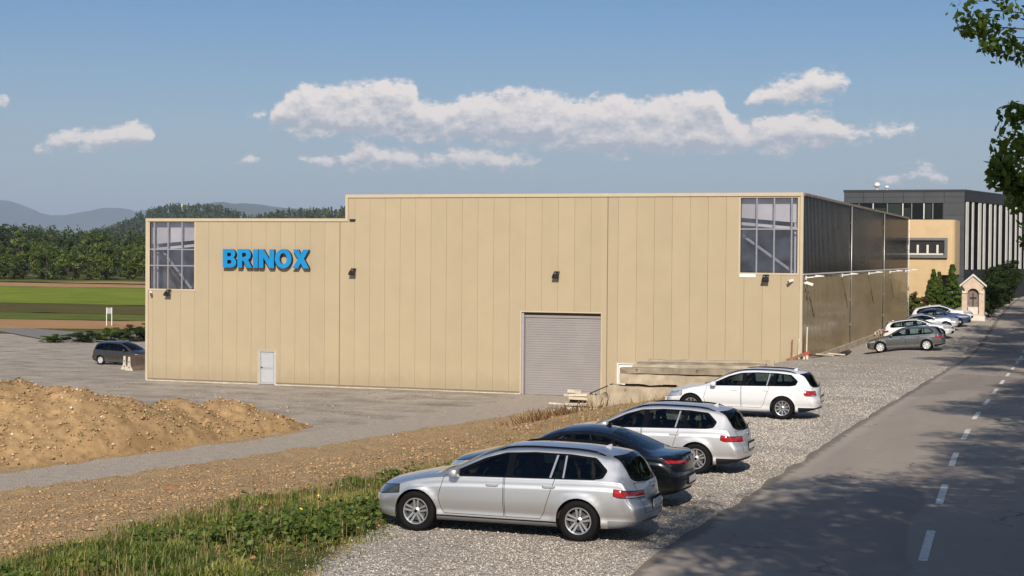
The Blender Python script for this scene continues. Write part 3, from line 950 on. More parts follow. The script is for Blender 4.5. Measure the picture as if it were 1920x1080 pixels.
# sign letters
def letter_outline(ch):
    def arc(cx, cy, rx, ry, a0, a1, n=14): return [(cx + rx * math.cos(R(a0 + (a1 - a0) * i / n)), cy + ry * math.sin(R(a0 + (a1 - a0) * i / n))) for i in range(n + 1)]
    if ch == 'I': return [[(0, 0), (.30, 0), (.30, 1), (0, 1)]], .30
    if ch == 'B':
        o = [(0, 0), (.50, 0)] + arc(.50, .285, .33, .285, -90, 62) + arc(.50, .755, .27, .245, -40, 90) + [(0, 1)]
        return [o, [(.28, .20), (.28, .41), (.45, .41)] + arc(.45, .305, .09, .105, 90, -90, 8), [(.28, .60), (.28, .80), (.43, .80)] + arc(.43, .70, .085, .10, 90, -90, 8)], .85
    if ch == 'R':
        o = [(0, 0), (.29, 0), (.29, .37), (.36, .37), (.56, 0), (.90, 0), (.66, .41)] + arc(.50, .70, .32, .30, -58, 90) + [(0, 1)]
        return [o, [(.29, .57), (.29, .80), (.44, .80)] + arc(.44, .685, .10, .115, 90, -90, 8)], .90
    if ch == 'N': return [[(0, 0), (.28, 0), (.28, .55), (.64, 0), (.92, 0), (.92, 1), (.64, 1), (.64, .45), (.28, 1), (0, 1)]], .92
    if ch == 'O':
        return [arc(.5, .5, .5, .515, 0, 348, 29), arc(.5, .5, .215, .30, 0, 348, 29)], 1.0
    if ch == 'X': return [[(0, 0), (.34, 0), (.50, .27), (.66, 0), (1.0, 0), (.68, .51), (.98, 1), (.65, 1), (.50, .745), (.35, 1), (.02, 1), (.33, .51)]], 1.0


sign = empty('wall_sign', (-46.4, HY - .1, 7.05), label='blue raised letters BRINOX mounted high on the beige wall', cat='sign')
LH = 1.12
wid = [letter_outline(c_)[1] for c_ in 'BRINOX']
gap_ = .045; tot = sum(wid) + gap_ * 5
sx_ = 5.80 / tot
cx = -49.36
for ch, w_ in zip('BRINOX', wid):
    cu = bpy.data.curves.new('letter', 'CURVE'); cu.dimensions = '2D'; cu.fill_mode = 'BOTH'; cu.extrude = .10
    for lp in letter_outline(ch)[0]:
        sp = cu.splines.new('POLY'); sp.points.add(len(lp) - 1)
        for pt, (a, b2) in zip(sp.points, lp): pt.co = (a * sx_, b2 * LH, 0, 1)
        sp.use_cyclic_u = True
    tmp = bpy.data.objects.new('letter_tmp', cu)
    me = bpy.data.meshes.new_from_object(tmp)
    bpy.data.objects.remove(tmp)
    o = bpy.data.objects.new('letter', me); link(o, sign)
    me.materials.clear(); me.materials.append(MATS['letter_blue']); me.materials.append(MATS['letter_side'])
    for p in me.polygons: p.material_index = 0 if p.normal.z > .7 else 1
    me.transform(Matrix.Translation((cx - sign.location.x, -.14, 0)) @ Matrix.Rotation(math.pi / 2, 4, 'X'))
    cx += (w_ + gap_) * sx_

# floodlights and cameras on the wall
def floodlight(x, z, label):
    o = empty('floodlight', (x, HY - .02, z), label=label, cat='floodlight', group='black floodlights on the front wall')
    MB().box(-.05, .05, -.06, .0, -.02, .22).build('wall_plate', 'black_metal', o)
    MB().bar((-.16, -.06, .20), (.16, -.06, .20), .035).bar((.15, -.06, .2), (.15, -.26, -.02), .03).bar((-.15, -.06, .2), (-.15, -.26, -.02), .03).build('bracket', 'black_metal', o)
    M_ = Matrix.Translation((0, -.28, -.05)) @ Matrix.Rotation(R(-38), 4, 'X')
    MB().prism([(-.20, -.13), (.20, -.13), (.17, .13), (-.17, .13)], -.07, .05, M=M_).build('housing', 'black_metal', o)
    MB().box(-.17, .17, .052, .06, -.11, .10, M_).build('lamp_glass', 'frame_grey', o)


floodlight(-53.23, 5.44, 'black floodlight below the left corner window')
floodlight(-40.78, 6.86, 'black floodlight just right of the joint where the roof steps up')
floodlight(-28.18, 6.82, 'black floodlight above the grey roller gate')
floodlight(-16.27, 6.78, 'black floodlight below the right corner window')
for x, z, s_, lb in ((-54.51, 5.42, 1, 'small white security camera at the left corner of the hall'), (-14.85, 6.66, -1, 'small white security camera at the right corner of the hall front')):
    o = empty('security_camera', (x, HY - .02, z), label=lb, cat='camera', group='white cameras on the hall')
    MB().box(-.06, .06, -.05, 0, -.06, .06).build('mount', 'white_metal', o)
    M_ = Matrix.Translation((.05 * s_, -.16, .02)) @ Matrix.Rotation(R(35 * s_), 4, 'Z') @ Matrix.Rotation(R(14), 4, 'X')
    MB().box(-.06, .06, -.22, .14, -.05, .07, M_).build('camera_body', 'white_metal', o)
    MB().box(-.045, .045, -.235, -.222, -.04, .04, M_).build('lens', 'black_metal', o)
o = MB().box(-17.75, -16.85, HY - .045, HY - .014, 6.83, 7.02).build('wall_plate', 'white_metal'); tag(o, 'small white plate under the right corner window', 'plate')
o = MB().box(-41.05, -40.70, HY - .13, HY - .015, 9.90, 9.99).box(-41.02, -40.73, HY - .16, HY - .13, 9.91, 9.96).build('roof_outlet', 'black_metal'); tag(o, 'small black roof outlet where the low roof meets the raised part', 'vent')
# arm lamps along the long side
for i, y in enumerate((90.3, 104.6, 118.2, 131.6, 143.6)):
    o = empty('arm_lamp', (HX1 + .03, y, 6.84), label=['white arm lamp nearest the corner on the dark side wall', 'white arm lamp second from the corner on the dark side wall', 'middle white arm lamp of the five on the side wall', 'white arm lamp fourth from the corner on the side wall', 'white arm lamp at the far end of the side wall'][i], cat='lamp', group='arm lamps on the side wall')
    MB().box(0, .06, -.10, .10, -.12, .10).build('wall_plate', 'white_metal', o)
    MB().bar((.05, 0, 0), (.62, 0, .06), .06).build('arm', 'white_metal', o)
    MB().prism([(.55, .03), (1.0, .07), (1.0, .12), (.6, .15), (.52, .12)], -.17, .17).build('lamp_head', 'white_metal', o)
    if i == 0:
        c_ = empty('security_camera', (HX1 + .06, 89.9, 6.55), label='white security camera on the side wall next to the corner lamp', cat='camera', group='white cameras on the hall')
        MB().box(-.02, .06, -.06, .06, -.06, .06).build('mount', 'white_metal', c_)
        MB().box(.04, .45, -.07, .07, -.02, .12, Matrix.Rotation(R(18), 4, 'Y')).build('camera_body', 'white_metal', c_)

# ------------------------------------------------------------------ cars
def pchip(pts, x):
    """monotone cubic through (x, value) points"""
    xs_ = np.array([p[0] for p in pts], float); ys_ = np.array([p[1] for p in pts], float)
    h = np.diff(xs_); d = np.diff(ys_) / h
    m_ = np.zeros(len(xs_)); m_[0], m_[-1] = d[0], d[-1]
    for i in range(1, len(xs_) - 1):
        if d[i - 1] * d[i] > 0:
            w1, w2 = 2 * h[i] + h[i - 1], h[i] + 2 * h[i - 1]
            m_[i] = (w1 + w2) / (w1 / d[i - 1] + w2 / d[i])
    x = np.clip(np.asarray(x, float), xs_[0], xs_[-1])
    i = np.clip(np.searchsorted(xs_, x) - 1, 0, len(h) - 1)
    t = (x - xs_[i]) / h[i]
    return ((2 * t ** 3 - 3 * t ** 2 + 1) * ys_[i] + (t ** 3 - 2 * t ** 2 + t) * h[i] * m_[i]
            + (-2 * t ** 3 + 3 * t ** 2) * ys_[i + 1] + (t ** 3 - t ** 2) * h[i] * m_[i + 1])


def paint(name, col, metal=.0, rough=.32, flake=.06, dirt=.25):
    m, nt, b = new_mat(name)
    n0 = noise_node(nt, 1.6, 5, .6)
    base = mixcol(nt, maprange(nt, n0.outputs[0], .3, .75, 0, flake), col, tuple(c * .7 for c in col))
    # road dust low on the flanks
    tcn = nt.nodes.new('ShaderNodeTexCoord'); sp = nt.nodes.new('ShaderNodeSeparateXYZ'); nt.links.new(tcn.outputs['Object'], sp.inputs[0])
    dz = nmath(nt, 'ADD', sp.outputs[2], nmath(nt, 'MULTIPLY', n0.outputs[0], .35))
    dust = maprange(nt, dz, .80, .36, 0, dirt)
    base = mixcol(nt, dust, base, (.28, .24, .19))
    # the inside of the shell is dark trim cloth
    g_ = nt.nodes.new('ShaderNodeNewGeometry')
    base = mixcol(nt, g_.outputs['Backfacing'], base, (.03, .03, .032))
    nt.links.new(base, b.inputs['Base Color'])
    nt.links.new(nmath(nt, 'MULTIPLY', nmath(nt, 'SUBTRACT', 1, g_.outputs['Backfacing']), metal), b.inputs['Metallic'])
    nt.links.new(nmath(nt, 'ADD', nmath(nt, 'MULTIPLY', dust, .5), rough), b.inputs['Roughness'])
    nt.links.new(nmath(nt, 'SUBTRACT', nmath(nt, 'SUBTRACT', 1, nmath(nt, 'MULTIPLY', dust, 1.5)), g_.outputs['Backfacing'], clamp=True), b.inputs['Coat Weight'])
    setin(b, Coat_Roughness=.04)
    return m


paint('paint_silver', (.70, .705, .715), .88, .46)
paint('paint_pearl', (.74, .74, .75), .7, .46)
paint('paint_white', (.74, .75, .76), 0, .38)
paint('paint_black', (.006, .0068, .009), .2, .25, dirt=.10)
paint('paint_graphite', (.16, .165, .17), .6, .34)
paint('paint_blue', (.035, .07, .17), .4, .32)
paint('paint_dark', (.055, .053, .052), .45, .36, dirt=.4)
glass('car_glass', (.62, .76, .72), .68, .01)
glass('car_glass_dark', (.5, .58, .56), .40, .01)
simple('rubber', (.007, .007, .007), .8, var=.25, scale=6, spec=.2)
simple('black_trim', (.004, .004, .0045), .22, var=.1, spec=.3)
simple('black_plastic', (.010, .010, .011), .65, var=.2, spec=.3)
simple('grey_plastic', (.20, .20, .205), .6, var=.1, spec=.3)
simple('chrome', (.75, .75, .76), .12, metal=1., var=.03)
simple('alloy', (.58, .58, .59), .28, metal=.75, var=.05)
simple('hubcap', (.62, .62, .63), .35, metal=.3, var=.05)
simple('cloth_dark', (.022, .022, .025), .9, var=.3, scale=9)
simple('tail_red', (.36, .010, .012), .12, var=.3, scale=14, coat=1.)
simple('lamp_clear', (.55, .56, .58), .10, metal=.4, var=.35, scale=20, coat=1.)
simple('lamp_dark', (.05, .055, .06), .08, metal=.3, var=.4, scale=16, coat=1.)
simple('plate_white', (.72, .72, .70), .4, var=.05)
simple('brake_disc', (.11, .105, .10), .5, metal=.6, var=.2)


class Soup:
    """polygons whose vertices carry normals; they can be cut by planes"""
    def __init__(s, polys): s.p = polys          # list of (tag, [ (x,y,z,nx,ny,nz), ... ])

    def take(s, planes, tags=None):
        """cut out the part inside all planes (n, d): n.p + d > 0"""
        inside, rest = [], []
        for tg, pl in s.p:
            if tags is not None and tg not in tags: rest.append((tg, pl)); continue
            # quick reject
            rej = False
            for (a, b_, c_, d_) in planes:
                if all(a * v[0] + b_ * v[1] + c_ * v[2] + d_ <= 0 for v in pl): rej = True; break
            if rej: rest.append((tg, pl)); continue
            cur = pl; outs = []
            for (a, b_, c_, d_) in planes:
                ds = [a * v[0] + b_ * v[1] + c_ * v[2] + d_ for v in cur]
                if min(ds) >= -1e-7: continue
                if max(ds) <= 1e-7: outs.append(cur); cur = None; break
                pin, pout = [], []
                n_ = len(cur)
                for i in range(n_):
                    p, q, dp, dq = cur[i], cur[(i + 1) % n_], ds[i], ds[(i + 1) % n_]
                    (pin if dp >= 0 else pout).append(p)
                    if (dp >= 0) != (dq >= 0):
                        t = dp / (dp - dq)
                        mpt = tuple(p[k] + (q[k] - p[k]) * t for k in range(6))
                        pin.append(mpt); pout.append(mpt)
                if len(pout) >= 3: outs.append(pout)
                if len(pin) < 3: cur = None; break
                cur = pin
            if cur is None:
                rest.append((tg, pl))
            else:
                inside.append((tg, cur))
                rest += [(tg, o) for o in outs]
        s.p = rest
        return Soup(inside)

    def build(s, name, mat, parent, mirror=None, offset=0., sides=(1, -1)):
        V, Nn, F, key = [], [], [], {}
        for sd in sides:
            for tg, pl in s.p:
                idx = []
                for v in pl:
                    n = Vector(v[3:6]).normalized()
                    p = (v[0] - n.x * offset, v[1] - n.y * offset, v[2] - n.z * offset)
                    k = (round(p[0], 4), round(p[1] * sd, 4), round(p[2], 4))
                    if k not in key:
                        key[k] = len(V); V.append((p[0], p[1] * sd, p[2])); Nn.append((n.x, n.y * sd, n.z))
                    if not idx or idx[-1] != key[k]: idx.append(key[k])
                if len(idx) > 1 and idx[0] == idx[-1]: idx.pop()
                if len(set(idx)) < 3 or len(set(idx)) != len(idx): continue
                F.append(idx if sd == 1 else idx[::-1])
        if not F: return None
        return mesh_obj(name, V, F, mat, parent, smooth=True, normals=Nn)


def xz_planes(poly, ymin=.3, grow_=0.):
    """convex polygon in side view -> cutting planes"""
    a = 0
    for (x0, z0), (x1, z1) in zip(poly, poly[1:] + poly[:1]): a += x0 * z1 - x1 * z0
    if a < 0: poly = poly[::-1]
    pls = [(0, 1, 0, -ymin)]
    for (x0, z0), (x1, z1) in zip(poly, poly[1:] + poly[:1]):
        dx, dz = x1 - x0, z1 - z0; l = math.hypot(dx, dz)
        if l < 1e-6: continue
        nx, nz = -dz / l, dx / l
        pls.append((nx, 0, nz, -(nx * x0 + nz * z0) + grow_))
    return pls


def yz_planes(poly, xmin=None, xmax=None, grow_=0.):
    a = 0
    for (x0, z0), (x1, z1) in zip(poly, poly[1:] + poly[:1]): a += x0 * z1 - x1 * z0
    if a < 0: poly = poly[::-1]
    pls = []
    if xmin is not None: pls.append((1, 0, 0, -xmin))
    if xmax is not None: pls.append((-1, 0, 0, xmax))
    for (x0, z0), (x1, z1) in zip(poly, poly[1:] + poly[:1]):
        dx, dz = x1 - x0, z1 - z0; l = math.hypot(dx, dz)
        nx, nz = -dz / l, dx / l
        pls.append((0, nx, nz, -(nx * x0 + nz * z0) + grow_))
    return pls


def roundpoly(pts, r, n=3):
    out = []
    k = len(pts)
    for i in range(k):
        p = Vector(pts[i]); a = Vector(pts[i - 1]); b_ = Vector(pts[(i + 1) % k])
        rr = r[i] if hasattr(r, '__len__') else r
        ra = min(rr, (a - p).length * .45); rb = min(rr, (b_ - p).length * .45)
        A = p + (a - p).normalized() * ra; B = p + (b_ - p).normalized() * rb
        for j in range(n + 1):
            t = j / n
            out.append(tuple(A * (1 - t) ** 2 + p * 2 * t * (1 - t) + B * t * t))
    return out


class Shape:
    """car body shell as a loft of sections, half (y >= 0)"""
    def __init__(s, sp):
        s.sp = sp; s.L = sp['L']
        s.ymax = max(v for _, v in sp['yb']) + .02

    def keys(s, x):
        sp = s.sp
        zs = pchip(sp['zs'], x); zb = pchip(sp['zb'], x); yb = pchip(sp['yb'], x)
        zt = pchip(sp['zt'], x); yt = pchip(sp['yt'], x); zc = pchip(sp['zc'], x)
        zt = np.maximum(zt, zb + .045); zc = np.maximum(zc, zt + .012)
        yt = np.minimum(yt, yb - .05)
        ym = yb + .012; zm = zs + (zb - zs) * .55
        ys_ = yb - .05
        z0 = np.zeros_like(x)
        K = [(z0, zs), (ys_ - .07, zs), (ys_, zs + .06), (ym, zm), (yb, zb), (yb - .03, zb + .03), (yt, zt), (yt * .55, zt + (zc - zt) * .78), (z0, zc)]
        return [np.stack(k, -1) for k in K]

    RAD = [0, .04, .05, .16, .05, .02, .06, .25, 0]
    SEG = [1, 1, 5, 6, 1, 7, 3, 4]

    def section(s, x):
        """(n stations, n points, 2), and a tag for each span of points"""
        K = s.keys(x); n = len(K)
        pts, tags = [], []
        def push(p, tg): pts.append(p); tags.append(tg)
        A, B = [None] * n, [None] * n
        for i in range(n):
            if i in (0, n - 1): A[i] = B[i] = K[i]; continue
            dp = K[i - 1] - K[i]; dn = K[i + 1] - K[i]
            lp = np.linalg.norm(dp, axis=-1, keepdims=True) + 1e-9; ln = np.linalg.norm(dn, axis=-1, keepdims=True) + 1e-9
            A[i] = K[i] + dp / lp * np.minimum(s.RAD[i], lp * .45); B[i] = K[i] + dn / ln * np.minimum(s.RAD[i], ln * .45)
        nm = ['under', 'side', 'side', 'side', 'side', 'side', 'top', 'top']
        push(K[0], 'under')
        for i in range(n - 1):
            m_ = s.SEG[i]
            for j in range(1, m_ + 1):
                push(B[i] + (A[i + 1] - B[i]) * j / m_, nm[i])
            if i + 1 < n - 1:
                for j in range(1, 4):
                    t = j / 4
                    push(A[i + 1] * (1 - t) ** 2 + K[i + 1] * 2 * t * (1 - t) + B[i + 1] * t * t, nm[i] if t < .5 else nm[i + 1])
                push(B[i + 1], nm[i + 1])
        return np.stack(pts, 1), tags

    def relief(s, P):
        """small sculpting of the flanks: shoulder crease, sill tuck, arch lips"""
        sp = s.sp
        x, y, z = P[..., 0], P[..., 1], P[..., 2]
        zb = pchip(sp['zb'], x)
        side = smoothstep(.55, .7, y) * smoothstep(zb + .03, zb, z)
        zc_ = zb - .10
        dy = -.016 * smoothstep(zc_ - .012, zc_ + .02, z)
        dy += -.022 * np.exp(-((z - .40) / .07) ** 2)
        for xw in (sp['xf'], sp['xr']):
            r = np.hypot(x - xw, z - sp['rw'])
            dy += .022 * np.exp(-(np.maximum(r - sp['ra'], -.02) / .055) ** 2)
        P[..., 1] = y + dy * side
        return P

    def bend(s, P):
        sp = s.sp; L_ = s.L
        x, y, z = P[..., 0].copy(), P[..., 1], P[..., 2]
        k = np.clip(np.abs(y) / s.ymax, 0, 1.1)
        ff = np.clip(1 - x / 1.0, 0, 1) ** 1.5; fr = np.clip(1 - (L_ - x) / .85, 0, 1) ** 1.5
        P[..., 0] = x + sp.get('bf', .36) * k ** 2.4 * ff - sp.get('br', .2) * k ** 2.6 * fr
        P[..., 0] += ff ** 3 * (.07 * smoothstep(.52, .70, z) + .03 * smoothstep(.34, .24, z))
        P[..., 0] -= fr ** 3 * (sp.get('rec', .07) * smoothstep(.56, .70, z) + .05 * smoothstep(.36, .26, z))
        return P

    def build(s):
        L_ = s.L; r = .07
        st = s.sp.get('step', .05)
        xs_ = np.unique(np.concatenate([np.array([0, .008, .02, .04, .07]), np.arange(.07, L_ - .5, st), np.arange(L_ - .5, L_ - .07, .026), L_ - np.array([.07, .04, .02, .008, 0])]).round(4))
        S2, tags = s.section(xs_)
        e = np.minimum(xs_, L_ - xs_)
        ins = np.where(e < r, r - np.sqrt(np.maximum(r * r - (r - np.minimum(e, r)) ** 2, 0)), 0)
        y, z = S2[..., 0], S2[..., 1]
        zmid = (z[:, :1] + z[:, -1:]) / 2; hh_ = (z[:, -1:] - z[:, :1]) / 2
        y = y * (1 - ins[:, None] / s.ymax); z = zmid + (z - zmid) * (1 - ins[:, None] / np.maximum(hh_, .1))
        P = np.stack([np.repeat(xs_[:, None], y.shape[1], 1), y, z], -1)
        P = s.relief(P)
        polys = []
        def grid(Pg, tagf, flip=False):
            Pb = s.bend(Pg.copy())
            du = np.gradient(Pb, axis=0); dv = np.gradient(Pb, axis=1)
            nn_ = np.cross(du, dv); nn_ /= np.linalg.norm(nn_, axis=-1, keepdims=True) + 1e-12
            if not flip: nn_ = -nn_
            A = np.concatenate([Pb, nn_], -1)
            a, c_ = A.shape[:2]
            T = A.tolist()
            for i in range(a - 1):
                for j in range(c_ - 1):
                    q = [tuple(T[i][j]), tuple(T[i + 1][j]), tuple(T[i + 1][j + 1]), tuple(T[i][j + 1])]
                    if not flip: q.reverse()
                    polys.append((tagf(j), q))
        grid(P, lambda j: tags[j + 1])
        # end caps
        for end, flip in ((0, False), (-1, False)):
            ring = P[end]
            ks = np.linspace(1, 0, 9)
            zm_ = (ring[0, 2] + ring[-1, 2]) / 2
            G_ = np.stack([np.stack([ring[:, 0], ring[:, 1] * k, zm_ + (ring[:, 2] - zm_) * k], -1) for k in ks], 0)
            if end == 0: G_ = G_[::-1]
            grid(G_, lambda j, e_=end: 'front' if e_ == 0 else 'rear')
        # bad normals at the cap centre: fall back on the axis
        out = []
        for tg, q in polys:
            q2 = []
            for v in q:
                n = v[3:6]
                if n[0] * n[0] + n[1] * n[1] + n[2] * n[2] < .5: v = (*v[:3], -1. if tg == 'front' else 1., 0, 0)
                q2.append(v)
            out.append((tg, q2))
        return Soup(out)

    def side_y(s, x, z):
        S2, _ = s.section(np.array([x])); P = np.stack([np.full(S2.shape[1], x), S2[0, :, 0], S2[0, :, 1]], -1)
        P = s.relief(P)
        m_ = np.argsort(P[3:-8, 2]); zz = P[3:-8, 2][m_]; yy = P[3:-8, 1][m_]
        return float(np.interp(z, zz, yy))

    def end_x(s, y, z, rear=True):
        P = np.array([[s.L if rear else 0., y, z]]); return float(s.bend(P)[0, 0])

    def top_z(s, x, y):
        S2, _ = s.section(np.array([x])); k = S2.shape[1] // 2
        yy, zz = S2[0, k:, 0][::-1], S2[0, k:, 1][::-1]
        return float(np.interp(y, yy, zz))


def scale_spec(base, L_, H=None, W=None, **over):
    sp = {}
    kx = L_ / base['L']; kz = (H / base['H']) if H else 1; ky = (W / base['W']) if W else 1
    for k, v in base.items():
        if k in ('zs', 'zb', 'zt', 'zc'): sp[k] = [(x * kx, z * kz) for x, z in v]
        elif k in ('yb', 'yt'): sp[k] = [(x * kx, y * ky) for x, y in v]
        elif k in ('windows', 'dlo', 'doors'): sp[k] = [[(x * kx, z * kz) for x, z in p] for p in v]
        elif k in ('xf', 'xr', 'cowl', 'header', 'rail', 'mirror_x'): sp[k] = tuple(q * kx for q in v) if isinstance(v, tuple) else v * kx
        elif k == 'handles': sp[k] = [(x * kx, z * kz) for x, z in v]
        else: sp[k] = v
    sp['L'] = L_; sp['H'] = H or base['H']; sp['W'] = W or base['W']
    sp['kx'], sp['kz'] = kx, kz
    sp.update(over)
    return sp


ESTATE = dict(
    L=4.767, H=1.475, W=1.83, xf=.90, xr=3.69, rw=.332, ra=.372,
    zs=[(0, .23), (.4, .19), (1.2, .20), (3, .20), (4.2, .22), (4.767, .30)],
    zb=[(0, .585), (.3, .68), (.8, .81), (1.3, .885), (2, .915), (3, .935), (4, .955), (4.45, .94), (4.767, .66)],
    yb=[(0, .80), (.5, .875), (1.2, .895), (2.5, .905), (3.7, .905), (4.3, .885), (4.767, .86)],
    zt=[(0, .64), (.3, .745), (.8, .875), (1.28, .965), (1.55, 1.06), (2.0, 1.27), (2.35, 1.375), (2.9, 1.41), (3.5, 1.40), (4.0, 1.355), (4.28, 1.295), (4.42, 1.20), (4.6, .99), (4.767, .74)],
    yt=[(0, .62), (.5, .71), (1.28, .735), (1.7, .70), (2.3, .63), (3.2, .615), (4.1, .59), (4.4, .60), (4.6, .70), (4.767, .76)],
    zc=[(0, .66), (.15, .755), (.5, .855), (.9, .935), (1.25, .985), (1.7, 1.20), (2.05, 1.36), (2.4, 1.445), (2.9, 1.475), (3.5, 1.465), (4.0, 1.43), (4.32, 1.385), (4.42, 1.33), (4.62, 1.02), (4.70, .95), (4.767, .80)],
    cowl=1.22, header=2.25, rail=(2.25, 4.05), mirror_x=1.62,
    dlo=[[(1.50, .955), (1.58, 1.03), (2.05, 1.245), (2.40, 1.345), (2.9, 1.375), (3.5, 1.365), (3.92, 1.325), (4.14, 1.14), (4.08, 1.02), (3.92, .995), (1.56, .945)]],
    windows=[[(1.66, .985), (2.08, 1.215), (2.42, 1.322), (2.46, 1.325), (2.46, .99)],
             [(2.58, .99), (2.58, 1.335), (2.9, 1.35), (3.26, 1.345), (3.19, 1.0)],
             [(3.24, 1.0), (3.31, 1.343), (3.40, 1.341), (3.40, 1.003)],
             [(3.46, 1.01), (3.46, 1.335), (3.86, 1.298), (4.07, 1.13), (4.02, 1.045), (3.90, 1.018)]],
    doors=[[(1.34, .42), (1.30, .60), (1.40, .95), (2.02, 1.02), (2.43, 1.02), (2.43, .33), (1.40, .33)],
           [(2.45, .33), (2.45, 1.02), (3.40, 1.02), (3.38, .90), (3.12, .45), (3.08, .33)]],
    handles=[(2.24, .835), (3.20, .855)],
    rear_glass=[(0, 1.36), (.53, 1.33), (.66, 1.03), (.55, .985), (0, .97)],
    tail=dict(x=.50, y=.44, z0=.70, z1=.84), tailgate=[(-.01, .48), (.56, .48), (.66, .95), (-.01, .96)],
    head=dict(x=.60, y=.42, z0=.575, z1=.665), rails=True)

SALOON = dict(
    L=4.66, H=1.42, W=1.83, xf=.92, xr=3.62, rw=.328, ra=.368, rec=.03,
    zs=[(0, .23), (.4, .19), (1.2, .20), (3, .20), (4.2, .23), (4.66, .30)],
    zb=[(0, .57), (.3, .67), (.8, .80), (1.3, .87), (2, .90), (3, .93), (3.8, .945), (4.3, .925), (4.66, .78)],
    yb=[(0, .80), (.5, .88), (1.2, .90), (2.5, .905), (3.6, .905), (4.2, .885), (4.66, .83)],
    zt=[(0, .62), (.3, .73), (.8, .86), (1.35, .95), (1.6, 1.03), (2.05, 1.23), (2.4, 1.315), (2.8, 1.335), (3.2, 1.30), (3.6, 1.19), (3.95, 1.045), (4.15, .985), (4.5, .965), (4.66, .86)],
    yt=[(0, .62), (.5, .70), (1.35, .73), (1.8, .69), (2.4, .60), (3.1, .58), (3.7, .62), (4.1, .70), (4.5, .72), (4.66, .70)],
    zc=[(0, .64), (.15, .73), (.5, .83), (.9, .915), (1.32, .975), (1.75, 1.17), (2.1, 1.32), (2.45, 1.40), (2.8, 1.42), (3.15, 1.39), (3.5, 1.29), (3.85, 1.13), (4.07, 1.035), (4.25, 1.02), (4.5, 1.01), (4.60, .98), (4.66, .90)],
    cowl=1.3, header=2.3, rail=(2.2, 3.9), mirror_x=1.66,
    dlo=[[(1.60, .93), (1.68, 1.0), (2.1, 1.20), (2.42, 1.285), (2.8, 1.30), (3.2, 1.265), (3.55, 1.16), (3.76, 1.04), (3.70, .965), (1.64, .92)]],
    windows=[[(1.74, .965), (2.12, 1.17), (2.42, 1.262), (2.50, 1.268), (2.50, .97)],
             [(2.60, .97), (2.60, 1.277), (2.8, 1.282), (3.12, 1.253), (3.30, 1.205), (3.30, .98)],
             [(3.34, .985), (3.34, 1.19), (3.52, 1.13), (3.68, 1.035), (3.64, .99)]],
    doors=[[(1.38, .42), (1.34, .60), (1.46, .93), (2.02, 1.0), (2.47, 1.0), (2.47, .33), (1.44, .33)],
           [(2.49, .33), (2.49, 1.0), (3.40, 1.0), (3.34, .88), (3.06, .45), (3.02, .33)]],
    handles=[(2.30, .82), (3.22, .845)],
    rear_glass=[(0, 1.365), (.47, 1.31), (.60, 1.075), (.52, 1.055), (0, 1.05)],
    tail=dict(x=.34, y=.30, z0=.80, z1=.90), tailgate=[(-.01, .50), (.60, .52), (.60, .96), (-.01, 1.0)],
    head=dict(x=.60, y=.40, z0=.56, z1=.65), rails=False)

MPV = dict(
    L=4.59, H=1.66, W=1.83, xf=.93, xr=3.66, rw=.335, ra=.375,
    zs=[(0, .25), (.4, .21), (1.2, .21), (3, .21), (4.1, .24), (4.59, .32)],
    zb=[(0, .62), (.3, .75), (.8, .90), (1.3, .96), (2, .98), (3, 1.0), (4, 1.03), (4.35, 1.02), (4.59, .74)],
    yb=[(0, .80), (.5, .88), (1.2, .90), (2.5, .905), (3.6, .905), (4.2, .89), (4.59, .85)],
    zt=[(0, .68), (.3, .82), (.7, .97), (1.0, 1.06), (1.5, 1.32), (2.0, 1.51), (2.5, 1.575), (3.2, 1.575), (3.9, 1.52), (4.2, 1.43), (4.36, 1.25), (4.48, 1.05), (4.59, .82)],
    yt=[(0, .62), (.5, .70), (1.0, .73), (1.6, .69), (2.2, .63), (3.2, .62), (4.0, .60), (4.3, .64), (4.59, .74)],
    zc=[(0, .70), (.15, .82), (.5, .97), (.9, 1.07), (1.4, 1.34), (1.9, 1.56), (2.3, 1.64), (2.8, 1.66), (3.4, 1.65), (3.9, 1.61), (4.2, 1.55), (4.32, 1.45), (4.45, 1.10), (4.59, .86)],
    cowl=.95, header=2.0, rail=(2.2, 3.9), mirror_x=1.55,
    dlo=[[(1.18, 1.01), (1.55, 1.26), (2.0, 1.45), (2.5, 1.525), (3.2, 1.53), (3.85, 1.47), (4.1, 1.35), (4.16, 1.12), (4.05, 1.07), (1.3, .995)]],
    windows=[[(1.30, 1.03), (1.56, 1.22), (1.72, 1.30), (1.72, 1.035)],
             [(1.80, 1.04), (1.80, 1.335), (2.05, 1.435), (2.5, 1.49), (2.52, 1.05)],
             [(2.62, 1.05), (2.60, 1.495), (3.2, 1.50), (3.36, 1.49), (3.36, 1.075)],
             [(3.44, 1.08), (3.44, 1.475), (3.82, 1.44), (4.04, 1.33), (4.10, 1.14), (4.02, 1.10)]],
    doors=[[(1.40, .42), (1.36, .65), (1.5, 1.04), (2.02, 1.06), (2.56, 1.06), (2.56, .35), (1.46, .35)],
           [(2.58, .35), (2.58, 1.06), (3.48, 1.09), (3.40, .90), (3.10, .45), (3.06, .35)]],
    handles=[(2.36, .90), (3.26, .93)],
    rear_glass=[(0, 1.50), (.52, 1.46), (.64, 1.12), (.55, 1.08), (0, 1.07)],
    tail=dict(x=.30, y=.58, z0=.80, z1=1.10), tailgate=[(-.01, .50), (.56, .50), (.64, 1.05), (-.01, 1.06)],
    head=dict(x=.66, y=.42, z0=.62, z1=.75), rails=False)


